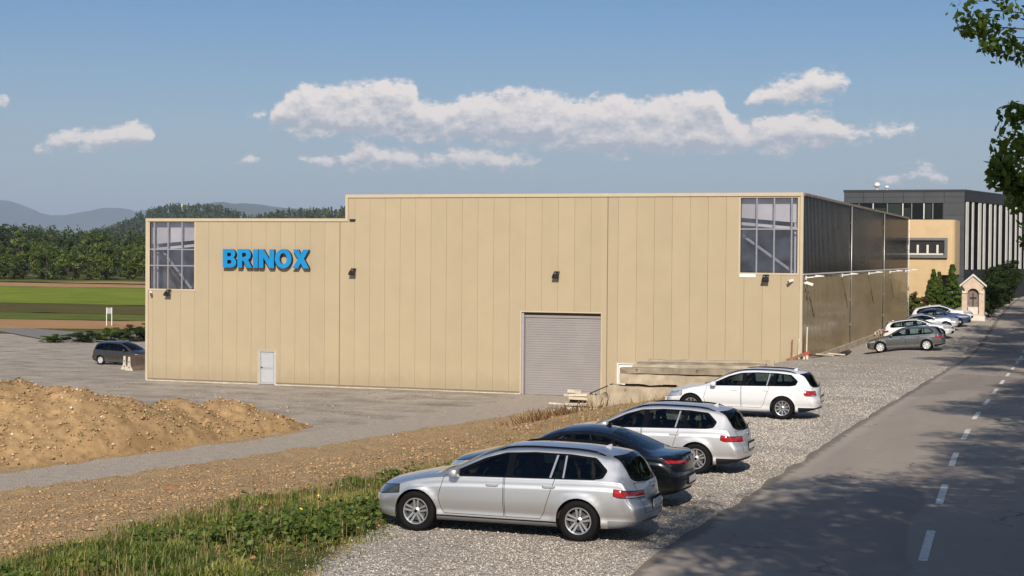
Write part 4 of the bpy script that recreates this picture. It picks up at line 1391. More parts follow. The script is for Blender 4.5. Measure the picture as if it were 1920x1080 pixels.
def wheel(parent, x, y, rw, rim, sd, tw=.215):
    """tyre, rim and brake; sd = +1 for the +y side"""
    M_ = Matrix.Translation((x, y, rw)) @ (Matrix.Rotation(math.pi, 4, 'Z') if sd > 0 else Matrix.Identity(4))
    rr = rw * rim.get('r', .655)
    h = tw / 2
    w_ = MB().lathe([(.01, -h * .25), (rr * .72, -h * .25), (rr * .72, h * .3), (.01, h * .3)], 20, M_).build('wheel', 'brake_disc', parent)
    t = MB().lathe([(rr, -h * .78), (rr + .012, -h * .92), (rr + (rw - rr) * .5, -h * 1.0), (rw - .025, -h * .93), (rw - .006, -h * .78), (rw, -h * .5), (rw, h * .5), (rw - .006, h * .78), (rw - .025, h * .93), (rr + (rw - rr) * .5, h), (rr, h * .85)], 40, M_)
    t.build('tyre', 'rubber', w_, smooth=True)
    r_ = MB().lathe([(rr + .004, -h * .80), (rr - .004, -h * .88), (rr - .018, -h * .84), (rr - .024, -h * .55), (rr - .03, h * .6)], 40, M_)
    n = rim['n']; kind = rim['kind']
    yo = -h * .70
    for i in range(n):
        a = 2 * math.pi * i / n + rim.get('a0', math.pi / 2)
        Rm = M_ @ Matrix.Rotation(-a, 4, 'Y')
        offs = (-1, 1) if kind == 'double' else (0,)
        for o_ in offs:
            if kind == 'double': w0, w1, c0, c1 = .016, .018, o_ * .022, o_ * .038
            elif kind == 'multi': w0, w1, c0, c1 = .014, .018, 0, 0
            else: w0, w1, c0, c1 = .045, .062, 0, 0
            p = [(.045, c0 - w0), (rr - .012, c1 - w1), (rr - .012, c1 + w1), (.045, c0 + w0)]
            v = [Rm @ Vector((a_, yo + (.0 if q < 2 else 0) + (.018 if a_ < .1 else 0), b_)) for q, (a_, b_) in enumerate(p)]
            v2 = [Rm @ Vector((a_, yo + .035, b_)) for (a_, b_) in p]
            r_.add(v + v2, [(0, 1, 2, 3), (7, 6, 5, 4), (0, 4, 5, 1), (1, 5, 6, 2), (2, 6, 7, 3), (3, 7, 4, 0)])
    r_.lathe([(.001, yo - .002), (.035, yo), (.062, yo + .012), (.066, yo + .05)], 16, M_)
    r_.build('rim', rim.get('mat', 'alloy'), w_)
    MB().lathe([(.001, yo - .012), (.026, yo - .010), (.028, yo + .0)], 12, M_).build('hub_cap', 'black_trim' if rim.get('mat') != 'hubcap' else 'hubcap', w_)


def make_car(name, spec, mat, loc, heading, label, cat='car', group='cars parked on the gravel strip', rim=None, tail_mat='tail_red', head_mat='lamp_clear', lower=None, rail_mat='black_trim', seats=True, plate=True, roof_mat=None, handle_mat=None, sticker=False, boot_fin=True):
    """heading 0: nose towards -x.  Origin on the ground under the middle of the car"""
    rim = rim or dict(kind='double', n=5)
    sh = Shape(spec); body = sh.build(); L_ = sh.L
    kx, kz = spec.get('kx', 1), spec.get('kz', 1)
    car = empty(name, loc, heading, label, cat, group)
    hub = Matrix.Translation((-L_ / 2, 0, 0))
    made = []
    before = set(bpy.data.objects)
    SIDE = ('side', 'top')
    rw, ra = spec['rw'], spec['ra']
    # wheel arches drop out of the shell
    for xw in (spec['xf'], spec['xr']):
        circ = [(xw + ra * math.cos(2 * math.pi * i / 36), rw + ra * math.sin(2 * math.pi * i / 36)) for i in range(36)]
        body.take(xz_planes(circ, .56), ('side', 'under'))
    # glazing
    for p in spec['windows']:
        g_ = body.take(xz_planes(roundpoly(p, .045), .3), SIDE)
        for sd in (1, -1): g_.build('side_window', spec.get('glass', 'car_glass'), car, offset=.006, sides=(sd,))
    for p in spec.get('bars', ()):
        bp = body.take(xz_planes([(x * kx, z * kz) for x, z in p], .3), SIDE)
        for sd in (1, -1): bp.build('window_bar', 'alloy', car, sides=(sd,))
    d = body.take(xz_planes(roundpoly(spec['dlo'][0], .03, 2), .3), SIDE)
    for sd in (1, -1): d.build('window_surround', 'black_trim', car, offset=.001, sides=(sd,))
    cw, hd = spec['cowl'], spec['header']
    yc, yh = float(pchip(spec['yt'], cw)) - .05, float(pchip(spec['yt'], hd)) - .055
    def wind(cw, hd, yc, yh, g):
        l = math.hypot(hd - cw, yh - yc); nx, ny = (yh - yc) / l, -(hd - cw) / l
        return [(1, .0, 0, -(cw) + g), (-1, -.12, 0, hd + .04 + g), (nx, ny, 0, -(nx * cw + ny * yc) + g)]
    ws = body.take([(1, -.18, 0, -(cw + .02)), (-1, -.14, 0, hd + .06)] + wind(cw, hd, yc, yh, 0)[2:], ('top',))
    ws.build('windscreen', 'car_glass', car, offset=.004)
    body.take([(1, -.18, 0, -(cw - .06)), (-1, -.14, 0, hd + .10)] + wind(cw, hd, yc, yh, .028)[2:], ('top',)).build('windscreen_seal', 'black_trim', car, offset=.001)
    rg = [(y, z * kz) for y, z in spec['rear_glass']]
    rg2 = [(-y, z) for y, z in rg[::-1] if y > 0]
    full = rg + rg2
    inner = roundpoly(full, .05, 2)
    xr0 = L_ * .70
    body.take(yz_planes(inner, xmin=xr0, grow_=-.02), ('top', 'side', 'rear')).build('rear_window', 'car_glass_dark' if spec.get('glass') is None else spec['glass'], car, offset=.005)
    body.take(yz_planes(inner, xmin=xr0, grow_=.022), ('top', 'side', 'rear')).build('rear_window_seal', 'black_trim', car, offset=.001)
    # lamps
    tl = spec['tail']
    k = tl.get('slope', 0)
    def lampbox(t, g=0.): return [(.40, 0, 1, -t['z0'] * kz - .40 * (L_ - t['x'] + .16) + g), (1, 0, 0, -(L_ - t['x']) + g), (0, 1, 0, -t['y'] + g), (0, -.04, 1, -t['z0'] * kz + g), (-.10, .0, -1, t['z1'] * kz + .10 * L_ * 1. - .02 + g)]
    if spec.get('reverse'):
        rv = lampbox(tl, -.010)[1:4] + [(0, .04, -1, tl['z0'] * kz + .034), (1, 0, 0, -(L_ - tl['x'] + .20))]
        rvm = body.take(rv, None)
        for sd in (1, -1): rvm.build('reversing_light', 'lamp_clear', car, offset=-.003, sides=(sd,))
    tm = body.take(lampbox(tl, -.008), None)
    for sd in (1, -1): tm.build('tail_light', tail_mat, car, offset=-.004, sides=(sd,))
    tgp = body.take(lampbox(tl, .004), None)
    for sd in (1, -1): tgp.build('tail_light_gap', 'black_trim', car, offset=.004, sides=(sd,))
    hl = spec['head']
    def headbox(t, g=0.): return [(-1, 0, 0, t['x'] + g), (0, 1, 0, -t['y'] + g), (-.12, 0, 1, -t['z0'] * kz + .02 + g), (.16, 0, -1, t['z1'] * kz + g)]
    hm = body.take(headbox(hl, -.006), ('front', 'side', 'top'))
    for sd in (1, -1): hm.build('headlight', head_mat, car, offset=-.003, sides=(sd,))
    hgp = body.take(headbox(hl, .006), ('front', 'side', 'top'))
    for sd in (1, -1): hgp.build('headlight_gap', 'black_trim', car, offset=.004, sides=(sd,))
    body.take(yz_planes([(-.01, .52 * kz), (.40, .52 * kz), (.44, .64 * kz), (-.01, .64 * kz)], xmax=.5), ('front', 'side', 'top')).build('grille', 'black_plastic', car, offset=.01)
    body.take(yz_planes([(-.01, .27), (.62, .27), (.58, .40), (-.01, .40)], xmax=.45), ('front', 'side')).build('lower_grille', 'black_plastic', car, offset=.01)
    # doors with their gaps
    for i, p in enumerate(spec['doors']):
        dr = body.take(xz_planes(p, .5, -.006), ('side',))
        hx, hz = spec['handles'][i]
        for sd in (1, -1):
            dd = dr.build('door', mat, car, sides=(sd,))
            hy = sh.side_y(hx, hz) * sd
            hb = MB(); hl_ = .11
            pr = [(hx - hl_, hy + .004 * sd), (hx - hl_ * .7, hy + .030 * sd), (hx + hl_ * .7, hy + .030 * sd), (hx + hl_, hy + .004 * sd)]
            hb.prism(pr, hz - .016, hz + .016, axis='z'); hb.build('handle', handle_mat or mat, dd)
        dgp = body.take(xz_planes(p, .5, .003), ('side',))
        for sd in (1, -1): dgp.build('door_gap', 'black_plastic', car, offset=.004, sides=(sd,))
    # bonnet and tailgate gaps
    hoodp = [(1, 0, 0, -.22), (-1, 0, 0, cw - .10), (-.04, -1, 0, .72)]
    hd_ = body.take([(a, b_, c_, d_ - .005) for a, b_, c_, d_ in hoodp], ('top',)); hd_.build('bonnet', mat, car)
    body.take([(a, b_, c_, d_ + .004) for a, b_, c_, d_ in hoodp], ('top',)).build('bonnet_gap', 'black_plastic', car, offset=.005)
    tg = [(y, z * kz) for y, z in spec['tailgate']]
    tgf = [(-y, z) for y, z in tg[1:3]][::-1] + tg[1:3]
    tgf = [(-tg[1][0], tg[1][1]), tg[1], tg[2], (-tg[2][0], tg[2][1])]
    tgm = body.take(yz_planes(tgf, xmin=L_ - .45, grow_=-.005), None); gate_ = tgm.build('tailgate', mat, car)
    body.take(yz_planes(tgf, xmin=L_ - .45, grow_=.004), None).build('tailgate_gap', 'black_plastic', car, offset=.005)
    # lower skirts
    if lower:
        slp = body.take([(0, 0, -1, .275), (0, 1, 0, -.4), (1, 0, 0, -(spec['xf'] + .3)), (-1, 0, 0, spec['xr'] - .3)], ('side',))
        sll = body.take([(0, 0, -1, .300), (0, 1, 0, -.4), (1, 0, 0, -(spec['xf'] + .3)), (-1, 0, 0, spec['xr'] - .3)], ('side',))
        for sd in (1, -1): slp.build('sill', lower, car, sides=(sd,)); sll.build('sill_seam', 'black_plastic', car, sides=(sd,), offset=.004)
    body.take([(0, 0, -1, .36), (1, 0, 0, -(L_ - .60))], ('side', 'rear', 'under')).build('rear_skirt', lower or 'black_plastic', car)
    un = Soup([q for q in body.p if q[0] == 'under']); un.build('underbody', 'black_plastic', car)
    body.p = [q for q in body.p if q[0] != 'under']
    if roof_mat:
        rf = body.take([(0, 0, 1, -1.2 * kz)], ('top',)); rf.build('roof', roof_mat, car)
    body.build('body', mat, car)
    # wheel wells and wheels
    for xw in (spec['xf'], spec['xr']):
        for sd in (1, -1):
            wl = MB(); yo, yi = .86 * sd, .50 * sd
            n = 18; V = []
            for i in range(n + 1):
                a = math.pi * (-.12 + 1.24 * i / n)
                V += [(xw + (ra + .004) * math.cos(a), yo, rw + (ra + .004) * math.sin(a)), (xw + (ra + .004) * math.cos(a), yi, rw + (ra + .004) * math.sin(a))]
            wl.add(V, [(2 * i, 2 * i + 1, 2 * i + 3, 2 * i + 2) for i in range(n)])
            wl.add([V[2 * i + 1] for i in range(n + 1)], [tuple(range(n + 1))])
            wl.build('wheel_well', 'black_plastic', car)
            wheel(car, xw, sd * (spec['W'] / 2 - .125), rw, rim, sd)
    # mirrors
    mx = spec['mirror_x']; mz = float(pchip(spec['zb'], mx)) + .10
    for sd in (1, -1):
        my = (sh.side_y(mx, mz - .03) + .13) * sd
        mm = MB(); pr = [(-.10, 0), (-.085, .055), (-.02, .085), (.055, .075), (.065, 0), (.055, -.06), (-.03, -.065), (-.085, -.045)]
        for yy, s_ in ((-.10, .6), (-.085, .85), (0, 1), (.085, .92), (.105, .6)):
            mm.v += [(mx + a * s_, my + yy, mz + b_ * s_) for a, b_ in pr]
        for i in range(4):
            for j in range(8): mm.f.append((i * 8 + j, i * 8 + (j + 1) % 8, (i + 1) * 8 + (j + 1) % 8, (i + 1) * 8 + j))
        mm.f += [tuple(range(7, -1, -1)), tuple(32 + j for j in range(8))]
        o_ = mm.build('wing_mirror', mat, car, smooth=True)
        MB().bar((mx - .02, my - .07 * sd, mz - .05), (mx - .06, my - .20 * sd, mz - .09), .05, .035).build('mirror_foot', 'black_plastic', o_)
    if spec['rails']:
        x0, x1 = spec['rail']
        for sd in (1, -1):
            pts = []
            for i in range(13):
                x = x0 + (x1 - x0) * i / 12
                y = float(pchip(spec['yt'], x)) - .045
                up = .045 * math.sin(min(1, min(i, 12 - i) / 1.5) * math.pi / 2)
                pts.append((x, y * sd, sh.top_z(x, y) - .008 + up))
            MB().tube(pts, .017, 8).build('roof_rail', rail_mat, car, smooth=True)
    # cabin
    if seats:
        zf = .34
        tub = MB(); zb_ = float(pchip(spec['zb'], 2.5)) - .03
        x0, x1 = spec['cowl'] + .1, L_ - .35
        tub.add([(x0, -.78, zf), (x1, -.78, zf), (x1, .78, zf), (x0, .78, zf), (x0, -.78, zb_), (x1, -.78, zb_ - .05), (x1, .78, zb_ - .05), (x0, .78, zb_)], [(0, 1, 2, 3), (0, 1, 5, 4), (1, 2, 6, 5), (2, 3, 7, 6), (3, 0, 4, 7)])
        tub.build('cabin_tub', 'cloth_dark', car, fix=False)
        MB().prism([(x0 + .05, zb_ - .3), (x0 + .55, zb_ - .25), (x0 + .50, zb_ - .02), (x0 + .25, zb_ + .05), (x0 + .02, zb_ - .01)], -.74, .74).build('dashboard', 'cloth_dark', car)
        for (sx_, sy_) in ((2.35 * kx, .38), (2.35 * kx, -.38), (3.15 * kx, .40), (3.15 * kx, -.40)):
            w2 = .24
            b_ = MB().prism(roundpoly([(sx_ - .5, .50), (sx_ - .02, .46), (sx_ + .16, 1.04 * kz), (sx_ + .06, 1.07 * kz), (sx_ - .12, .64), (sx_ - .48, .66)], .05, 2), sy_ - w2, sy_ + w2)
            s_o = b_.build('seat', 'cloth_dark', car)
            MB().prism(roundpoly([(sx_ + .09, 1.08 * kz), (sx_ + .18, 1.08 * kz), (sx_ + .21, 1.24 * kz), (sx_ + .12, 1.25 * kz)], .03, 2), sy_ - .13, sy_ + .13).build('headrest', 'cloth_dark', s_o)
        st_ = []
        for i in range(17):
            a = 2 * math.pi * i / 16
            st_.append((x0 + .62 + .09 * math.sin(a), -.38 + .18 * math.cos(a), zb_ + .02 + .16 * math.sin(a)))
        MB().tube(st_, .014, 6).build('steering_wheel', 'cloth_dark', car)
    if plate:
        pz = .60 * kz if spec is not SALOON and spec.get('plate_z') is None else spec.get('plate_z', .50)
        px = sh.end_x(0, pz)
        MB().box(px - .01, px + .012, -.26, .26, pz - .058, pz + .058).build('number_plate', 'plate_white', car)
        MB().box(px - .012, px + .008, -.30, .30, pz - .09, pz + .10).build('plate_recess', 'black_plastic', car)
        fx = sh.end_x(0, .42, False)
        MB().box(fx - .03, fx + .0, -.26, .26, .40, .51).build('number_plate', 'plate_white', car)
    ez = spec.get('emblem_z', .88) * kz
    ex = sh.end_x(0, ez) - .0
    MB().lathe([(.001, .012), (.045, .010), (.05, 0)], 16, Matrix.Translation((ex + .001, 0, ez)) @ Matrix.Rotation(-math.pi / 2, 4, 'Z')).build('emblem', 'chrome', car)
    if spec['rails']:
        g0, g1 = spec['rear_glass'][-1][1] * kz, spec['rear_glass'][0][1] * kz
        def gx(z):
            xs2 = np.linspace(L_ * .8, L_, 80); return float(np.interp(-z, -pchip(spec['zc'], xs2), xs2))
        wz0, wz1 = g0 + .02, g0 + .05
        MB().tube([(gx(wz0) + .02, .0, wz0), (gx(wz1) + .015, .14, wz1 + .01), (gx(wz1) + .0, .36, wz1 + .03)], .009, 6).build('rear_wiper', 'black_plastic', car)
    if boot_fin:
        xa = L_ * .83 if spec['rails'] else L_ * .66
        za = sh.top_z(xa, 0.01)
        MB().prism([(xa - .10, za - .012), (xa + .04, za - .012), (xa + .05, za + .05), (xa + .01, za + .05)], -.015, .015).build('roof_aerial', 'black_trim' if mat == 'paint_black' else mat, car)
    # move everything so that the origin sits mid-car
    for o in set(bpy.data.objects) - before:
        if o.type == 'MESH': o.data.transform(hub)
    settle(car, spec, 1 if abs(heading) < 1 else -1)
    return car


def lot_z(x, y): return float(height(np.array([x]), np.array([y]))[0])


def park(spec, xfw, yside, nose_left=True):
    """location of the car whose near front (or rear) axle stands at xfw"""
    return None


# silver estate in front: near wheels at y = 25.1, axles x = -10.33 and -7.54
def settle(car, spec, nose):
    """stand the car on its four wheels: height and tilt from the ground under the axles"""
    x, y, _ = car.location
    d = (spec['xr'] - spec['xf']) / 2
    mid = (spec['xr'] + spec['xf']) / 2 - spec['L'] / 2
    c_ = x + mid * nose
    za, zb_ = lot_z(c_ - d, y), lot_z(c_ + d, y)
    sl = (zb_ - za) / (2 * d)
    car.location.z = (za + zb_) / 2 - (c_ - x) * sl + .008
    # nose = 1: local x along +x;  nose = -1: turned about
    car.rotation_euler = (0, -math.atan(sl) * nose, car.rotation_euler.z)


def place(xrear_axle, ynear, spec, nose='left'):
    half = spec['W'] / 2 - .02
    cy = ynear + half
    off = spec['L'] / 2 - spec['xr']          # middle of the car relative to the rear axle
    cx_ = xrear_axle + off if nose == 'left' else xrear_axle
    return (cx_, cy, lot_z(cx_, cy) + .005)


BARS = [[(3.197, 1.0), (3.232, 1.0), (3.302, 1.343), (3.267, 1.343)], [(3.415, 1.005), (3.445, 1.005), (3.445, 1.34), (3.415, 1.34)]]
P1 = scale_spec(ESTATE, 4.767, bars=BARS, reverse=True)
make_car('parked_car', P1, 'paint_silver', place(-7.54, 25.05, P1), 0, 'silver estate car nearest the camera at the edge of the grass', rim=dict(kind='double', n=5), lower='grey_plastic', head_mat='lamp_dark')
P2 = scale_spec(SALOON, 4.66, plate_z=.50)
make_car('parked_car', P2, 'paint_black', place(-7.82, 28.9, P2), R(1.0), 'black saloon car between the silver estate and the pale silver estate', rim=dict(kind='double', n=5))
P3 = scale_spec(ESTATE, 4.562, 1.45, 1.80, bars=BARS[:1])
make_car('parked_car', P3, 'paint_pearl', place(-7.73, 34.35, P3), R(-.5), 'pale silver estate car behind the black saloon', rim=dict(kind='double', n=5, a0=.4))
P4 = scale_spec(ESTATE, 4.66, 1.45, 1.81, tail=dict(x=.42, y=.50, z0=.68, z1=.86), bars=BARS[:1], reverse=True)
make_car('parked_car', P4, 'paint_white', place(-8.29, 48.15, P4), R(.5), 'white estate car standing alone in front of the stacked concrete beams', rim=dict(kind='multi', n=10))
P5 = scale_spec(ESTATE, 4.64, 1.46, 1.80, rails=False, step=.08)
make_car('parked_car', P5, 'paint_graphite', place(-8.75, 100.9, P5), 0, 'dark grey hatchback with bright hubcaps, first of the far row by the hall', rim=dict(kind='plain', n=7, mat='hubcap', r=.68))


def place_r(xfront_axle, ynear, spec):
    cx_ = xfront_axle - (spec['L'] / 2 - spec['xf'])
    cy = ynear + spec['W'] / 2 - .02
    return (cx_, cy, lot_z(cx_ + 1, cy) + .005)


P6 = scale_spec(ESTATE, 4.6, 1.48, 1.81, step=.08)
make_car('parked_car', P6, 'paint_white', place_r(-8.75, 110.6, P6), math.pi, 'white estate car facing the road, behind the dark grey hatchback', rim=dict(kind='double', n=5))
P7 = scale_spec(SALOON, 4.62, 1.44, 1.80, step=.08)
make_car('parked_car', P7, 'paint_pearl', place_r(-8.75, 116.4, P7), math.pi, 'silver saloon facing the road between the white estate and the blue car', rim=dict(kind='double', n=5))
P8 = scale_spec(SALOON, 4.5, 1.46, 1.80, step=.08)
make_car('parked_car', P8, 'paint_blue', place_r(-8.3, 120.0, P8), math.pi, 'dark blue car facing the road behind the silver saloon', rim=dict(kind='plain', n=7, mat='hubcap'))
P9 = scale_spec(ESTATE, 4.5, 1.52, 1.80, rails=False, step=.08)
make_car('parked_car', P9, 'paint_white', place_r(-8.3, 123.4, P9), math.pi, 'white car last in the far row, next to the shrine', rim=dict(kind='plain', n=7, mat='hubcap'))
P10 = scale_spec(MPV, 4.59, step=.08)
make_car('parked_car', P10, 'paint_dark', (-63.6, 100.5, .02), math.pi + R(-6), 'dark grey people carrier behind the concrete barriers left of the hall', group='cars', rim=dict(kind='plain', n=7, mat='hubcap', r=.66))

# ------------------------------------------------------------------ office block behind the hall
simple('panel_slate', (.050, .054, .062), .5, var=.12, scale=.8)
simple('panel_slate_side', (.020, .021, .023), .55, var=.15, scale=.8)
simple('plaster_cream', (.60, .44, .25), .85, var=.06, scale=1.2, bumpk=.1)
simple('fin_white', (.66, .65, .60), .6, var=.08, scale=1.0)
simple('blind', (.46, .50, .46), .7, var=.1, scale=1.5)
glass('office_glass', (.6, .7, .7), .35, .02)
glass('office_glass_dark', (.35, .4, .4), .3, .35)
for q in MATS['office_glass_dark'].node_tree.nodes:
    if q.type == 'FRESNEL': q.inputs[0].default_value = 1.12
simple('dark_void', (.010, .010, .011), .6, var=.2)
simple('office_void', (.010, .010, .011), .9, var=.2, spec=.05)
simple('concrete_brown', (.15, .115, .085), .9, var=.3, scale=2)  # dark brown tone for the barrier sides; the end faces are paler
simple('grey_frame', (.16, .16, .16), .5, var=.1)


def wpart(mb, name, mat, parent, smooth=False):
    o = mb.build(name, mat, None, smooth)
    M_ = Matrix.Identity(4); p = parent; chain = []
    while p is not None: chain.append(p); p = p.parent
    for q in reversed(chain): M_ = M_ @ (Matrix.Translation(q.location) @ q.rotation_euler.to_matrix().to_4x4())
    o.data.transform(M_.inverted()); o.parent = parent
    return o


OZ = 2.5
off = empty('office_building', (-15.5, 156, OZ), label='slate grey office block with ribbon windows and white vertical fins behind the hall', cat='office building')
ex, ey = -10.4, 156.0
SD = Vector((.223, .975, 0)).normalized(); SL = 42.
c3 = Vector((ex, ey, 0)) + SD * SL
core = MB(); poly = [(-21.2, ey + .02), (ex - .02, ey + .02), (c3.x - .02, c3.y), (-21.2, c3.y)]
core.prism(poly, OZ - 1, 14.0, axis='z'); wpart(core, 'core', 'dark_void', off)
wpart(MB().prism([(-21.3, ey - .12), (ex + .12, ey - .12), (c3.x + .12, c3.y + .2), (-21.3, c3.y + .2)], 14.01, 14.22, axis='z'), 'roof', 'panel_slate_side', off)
# front: rows of slate panels around the ribbon window
for (z0, z1) in ((13.55, 14.0), (13.0, 13.53)):
    for i in range(6):
        a = -21.25 + i * 1.82
        wpart(MB().box(a + .01, min(a + 1.80, ex + .06), ey - .08, ey, z0, z1), 'facade_panel', 'panel_slate', off)
for k in range(8):
    z1 = 12.98 - k * 1.12; z0 = z1 - 1.10
    wpart(MB().box(-12.24, ex + .06, ey - .08, ey, z0, z1), 'facade_panel', 'panel_slate', off)
for k in range(3):
    wpart(MB().box(-21.25, -12.26, ey - .07, ey, 11.5 - (k + 1) * 1.12 + .02, 11.5 - k * 1.12), 'facade_panel', 'panel_slate', off)
xs_ = [-21.15, -19.9, -18.6, -17.3, -15.9, -15.1, -14.0, -13.2, -12.3]
for i in range(len(xs_) - 1):
    w_ = wpart(MB().box(xs_[i], xs_[i] + .09, ey - .06, ey + .0, 11.52, 12.96), 'window', 'fin_white' if i % 2 == 0 else 'grey_frame', off)
    if i not in (5, 7): wpart(MB().box(xs_[i] + .13, xs_[i + 1] - .1, ey - .01, ey + .012, 11.55, 12.55 if i % 3 else 12.9), 'blind', 'blind', w_)
    wpart(MB().add([(xs_[i] + .09, ey - .035, 11.52), (xs_[i + 1], ey - .035, 11.52), (xs_[i + 1], ey - .035, 12.96), (xs_[i] + .09, ey - .035, 12.96)], [(0, 1, 2, 3)]), 'pane', 'office_glass', w_)
# side: dark band above, white fins in front of dark glass
SN = Vector((SD.y, -SD.x, 0))
ang = math.atan2(SD.y, SD.x)
SM = Matrix.Translation((ex, ey, 0)) @ Matrix.Rotation(ang, 4, 'Z')
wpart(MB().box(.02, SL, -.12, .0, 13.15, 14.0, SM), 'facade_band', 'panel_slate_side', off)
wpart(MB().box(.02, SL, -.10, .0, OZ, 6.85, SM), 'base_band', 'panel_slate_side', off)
u = .5; i = 0
while u < SL - 1:
    w_ = (.75, .5, .85, .6)[i % 4]
    wpart(MB().box(u, u + w_, -.09, -.02, 6.9, 13.12, SM), 'fin', 'fin_white', off)
    u += w_ + (1.15, 1.5, .8, 1.3, 1.0)[i % 5]; i += 1
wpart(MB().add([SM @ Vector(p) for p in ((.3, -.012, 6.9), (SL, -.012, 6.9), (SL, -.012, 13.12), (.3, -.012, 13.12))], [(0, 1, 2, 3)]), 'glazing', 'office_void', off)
# cream block in front
cb = roundpoly([(-18.0, 150.0), (-10.72, 150.0), (-10.72, 155.9), (-18.0, 155.9)], [.05, .7, .05, .05], 5)
annex = wpart(MB().prism(cb, 6.45, 11.32, axis='z'), 'cream_block', 'plaster_cream', off, smooth=False)
wpart(MB().box(-18.0, -12.0, 150.01, 155.8, 1.5, 6.45), 'cream_base', 'plaster_cream', off)
wpart(MB().box(-11.98, -11.0, 152.5, 155.8, 2.5, 6.45), 'recess_wall', 'grey_frame', off)
bw = wpart(MB().box(-16.4, -11.62, 149.9, 149.98, 8.22, 9.50), 'band_window', 'dark_void', off)
fr = MB(); fr.box(-16.6, -11.35, 149.75, 149.995, 9.5, 9.72).box(-16.6, -11.35, 149.75, 149.995, 7.95, 8.2).box(-11.6, -11.35, 149.752, 149.995, 8.2, 9.5)
wpart(fr, 'window_surround', 'grey_frame', off)
for x in (-15.6, -14.75, -13.9, -13.05, -12.2): wpart(MB().box(x - .09, x + .09, 149.82, 149.895, 8.36, 9.1), 'mullion', 'fin_white', bw)
wpart(MB().box(-16.4, -11.7, 149.81, 149.897, 8.22, 8.35), 'sill', 'fin_white', bw)
# things on the roof
for (x, y, h, r_, nm, lb) in ((-18.4, 157.5, .75, .28, 'roof_fan', 'round white fan cowl on the office roof'), (-17.5, 157.5, .45, .2, 'roof_vent', 'low white vent with splayed cap on the office roof')):
    o = MB().lathe([(.12, 0), (.12, h * .45), (r_, h * .5), (r_ * 1.05, h * .75), (r_ * .5, h), (.01, h)], 14, Matrix.Translation((x, y, 14.22)), axis='z').build(nm, 'white_metal', smooth=True); tag(o, lb, 'vent')
o = MB().tube([(-14.6, 158, 14.2), (-14.6, 158, 15.0)], .035, 6).tube([(-14.85, 158, 14.78), (-14.35, 158, 14.78)], .02, 6).build('aerial', 'steel_grey'); tag(o, 'thin aerial on the office roof', 'aerial')

# ------------------------------------------------------------------ wayside shrine
simple('shrine_plaster', (.60, .47, .36), .85, var=.16, scale=3, bumpk=.15)
simple('shrine_white', (.68, .63, .56), .8, var=.1, scale=3)
simple('shrine_roof', (.045, .04, .038), .8, var=.2, scale=5)
simple('old_wood', (.10, .05, .03), .8, var=.3, scale=6)
simple('niche', (.20, .16, .14), .9, var=.35, scale=4)
sz = 3.45
shr = empty('wayside_shrine', (-7.7, 127.0, sz), label='small plastered wayside shrine with arched niche and pointed gable beside the road', cat='shrine')
W2 = .80
arch = [(-.42, .35), (.42, .35)] + [(.42 * math.cos(R(a)), 1.85 + .42 * math.sin(R(a))) for a in range(0, 181, 15)]
# walls: front with the arch cut, from strips between outer outline and arch
fm = MB()
fm.box(-W2, -.42, -.5, -.25, 0, 1.85).box(.42, W2, -.5, -.25, 0, 1.85).box(-.42, .42, -.5, -.25, 0, .35)
pts = [(.42 * math.cos(R(a)), 1.85 + .42 * math.sin(R(a))) for a in range(180, -1, -15)]
top = [(-W2 + 2 * W2 * i / (len(pts) - 1), 2.5) for i in range(len(pts))]
for i in range(len(pts) - 1):
    fm.prism([pts[i], pts[i + 1], top[i + 1], top[i]], -.5, -.25)
fm.build('front_wall', 'shrine_plaster', shr)
MB().box(-W2, W2, -.245, .5, 0, 2.5).build('body', 'shrine_plaster', shr)
MB().box(-.43, .43, -.248, -.24, .36, 2.3).build('niche', 'niche', shr)
MB().prism([(-W2, 2.5), (W2, 2.5), (0, 3.18)], -.5, .5).build('gable', 'shrine_plaster', shr)
for s_ in (-1, 1):
    MB().prism([(s_ * (W2 + .16), 2.38), (s_ * (W2 + .16), 2.52), (0, 3.36), (0, 3.2)], -.62, -.502).build('gable_moulding', 'shrine_white', shr)
    MB().prism([(s_ * (W2 + .18), 2.40), (s_ * (W2 + .18), 2.48), (0, 3.31), (0, 3.22)], -.50, .62).build('roof_slope', 'shrine_roof', shr)
    MB().box(s_ * .62 - .13, s_ * .62 + .13, -.56, -.5, 1.9, 2.08).build('impost', 'shrine_white', shr)
MB().box(-W2 - .06, W2 + .06, -.56, .56, -.5, .22).build('plinth', 'shrine_white', shr)
MB().box(-.36, .36, -.44, -.26, .36, .9).build('altar', 'shrine_white', shr)
MB().box(-.04, .04, -.33, -.27, .9, 1.95).box(-.24, .24, -.33, -.27, 1.55, 1.63).build('cross', 'old_wood', shr)

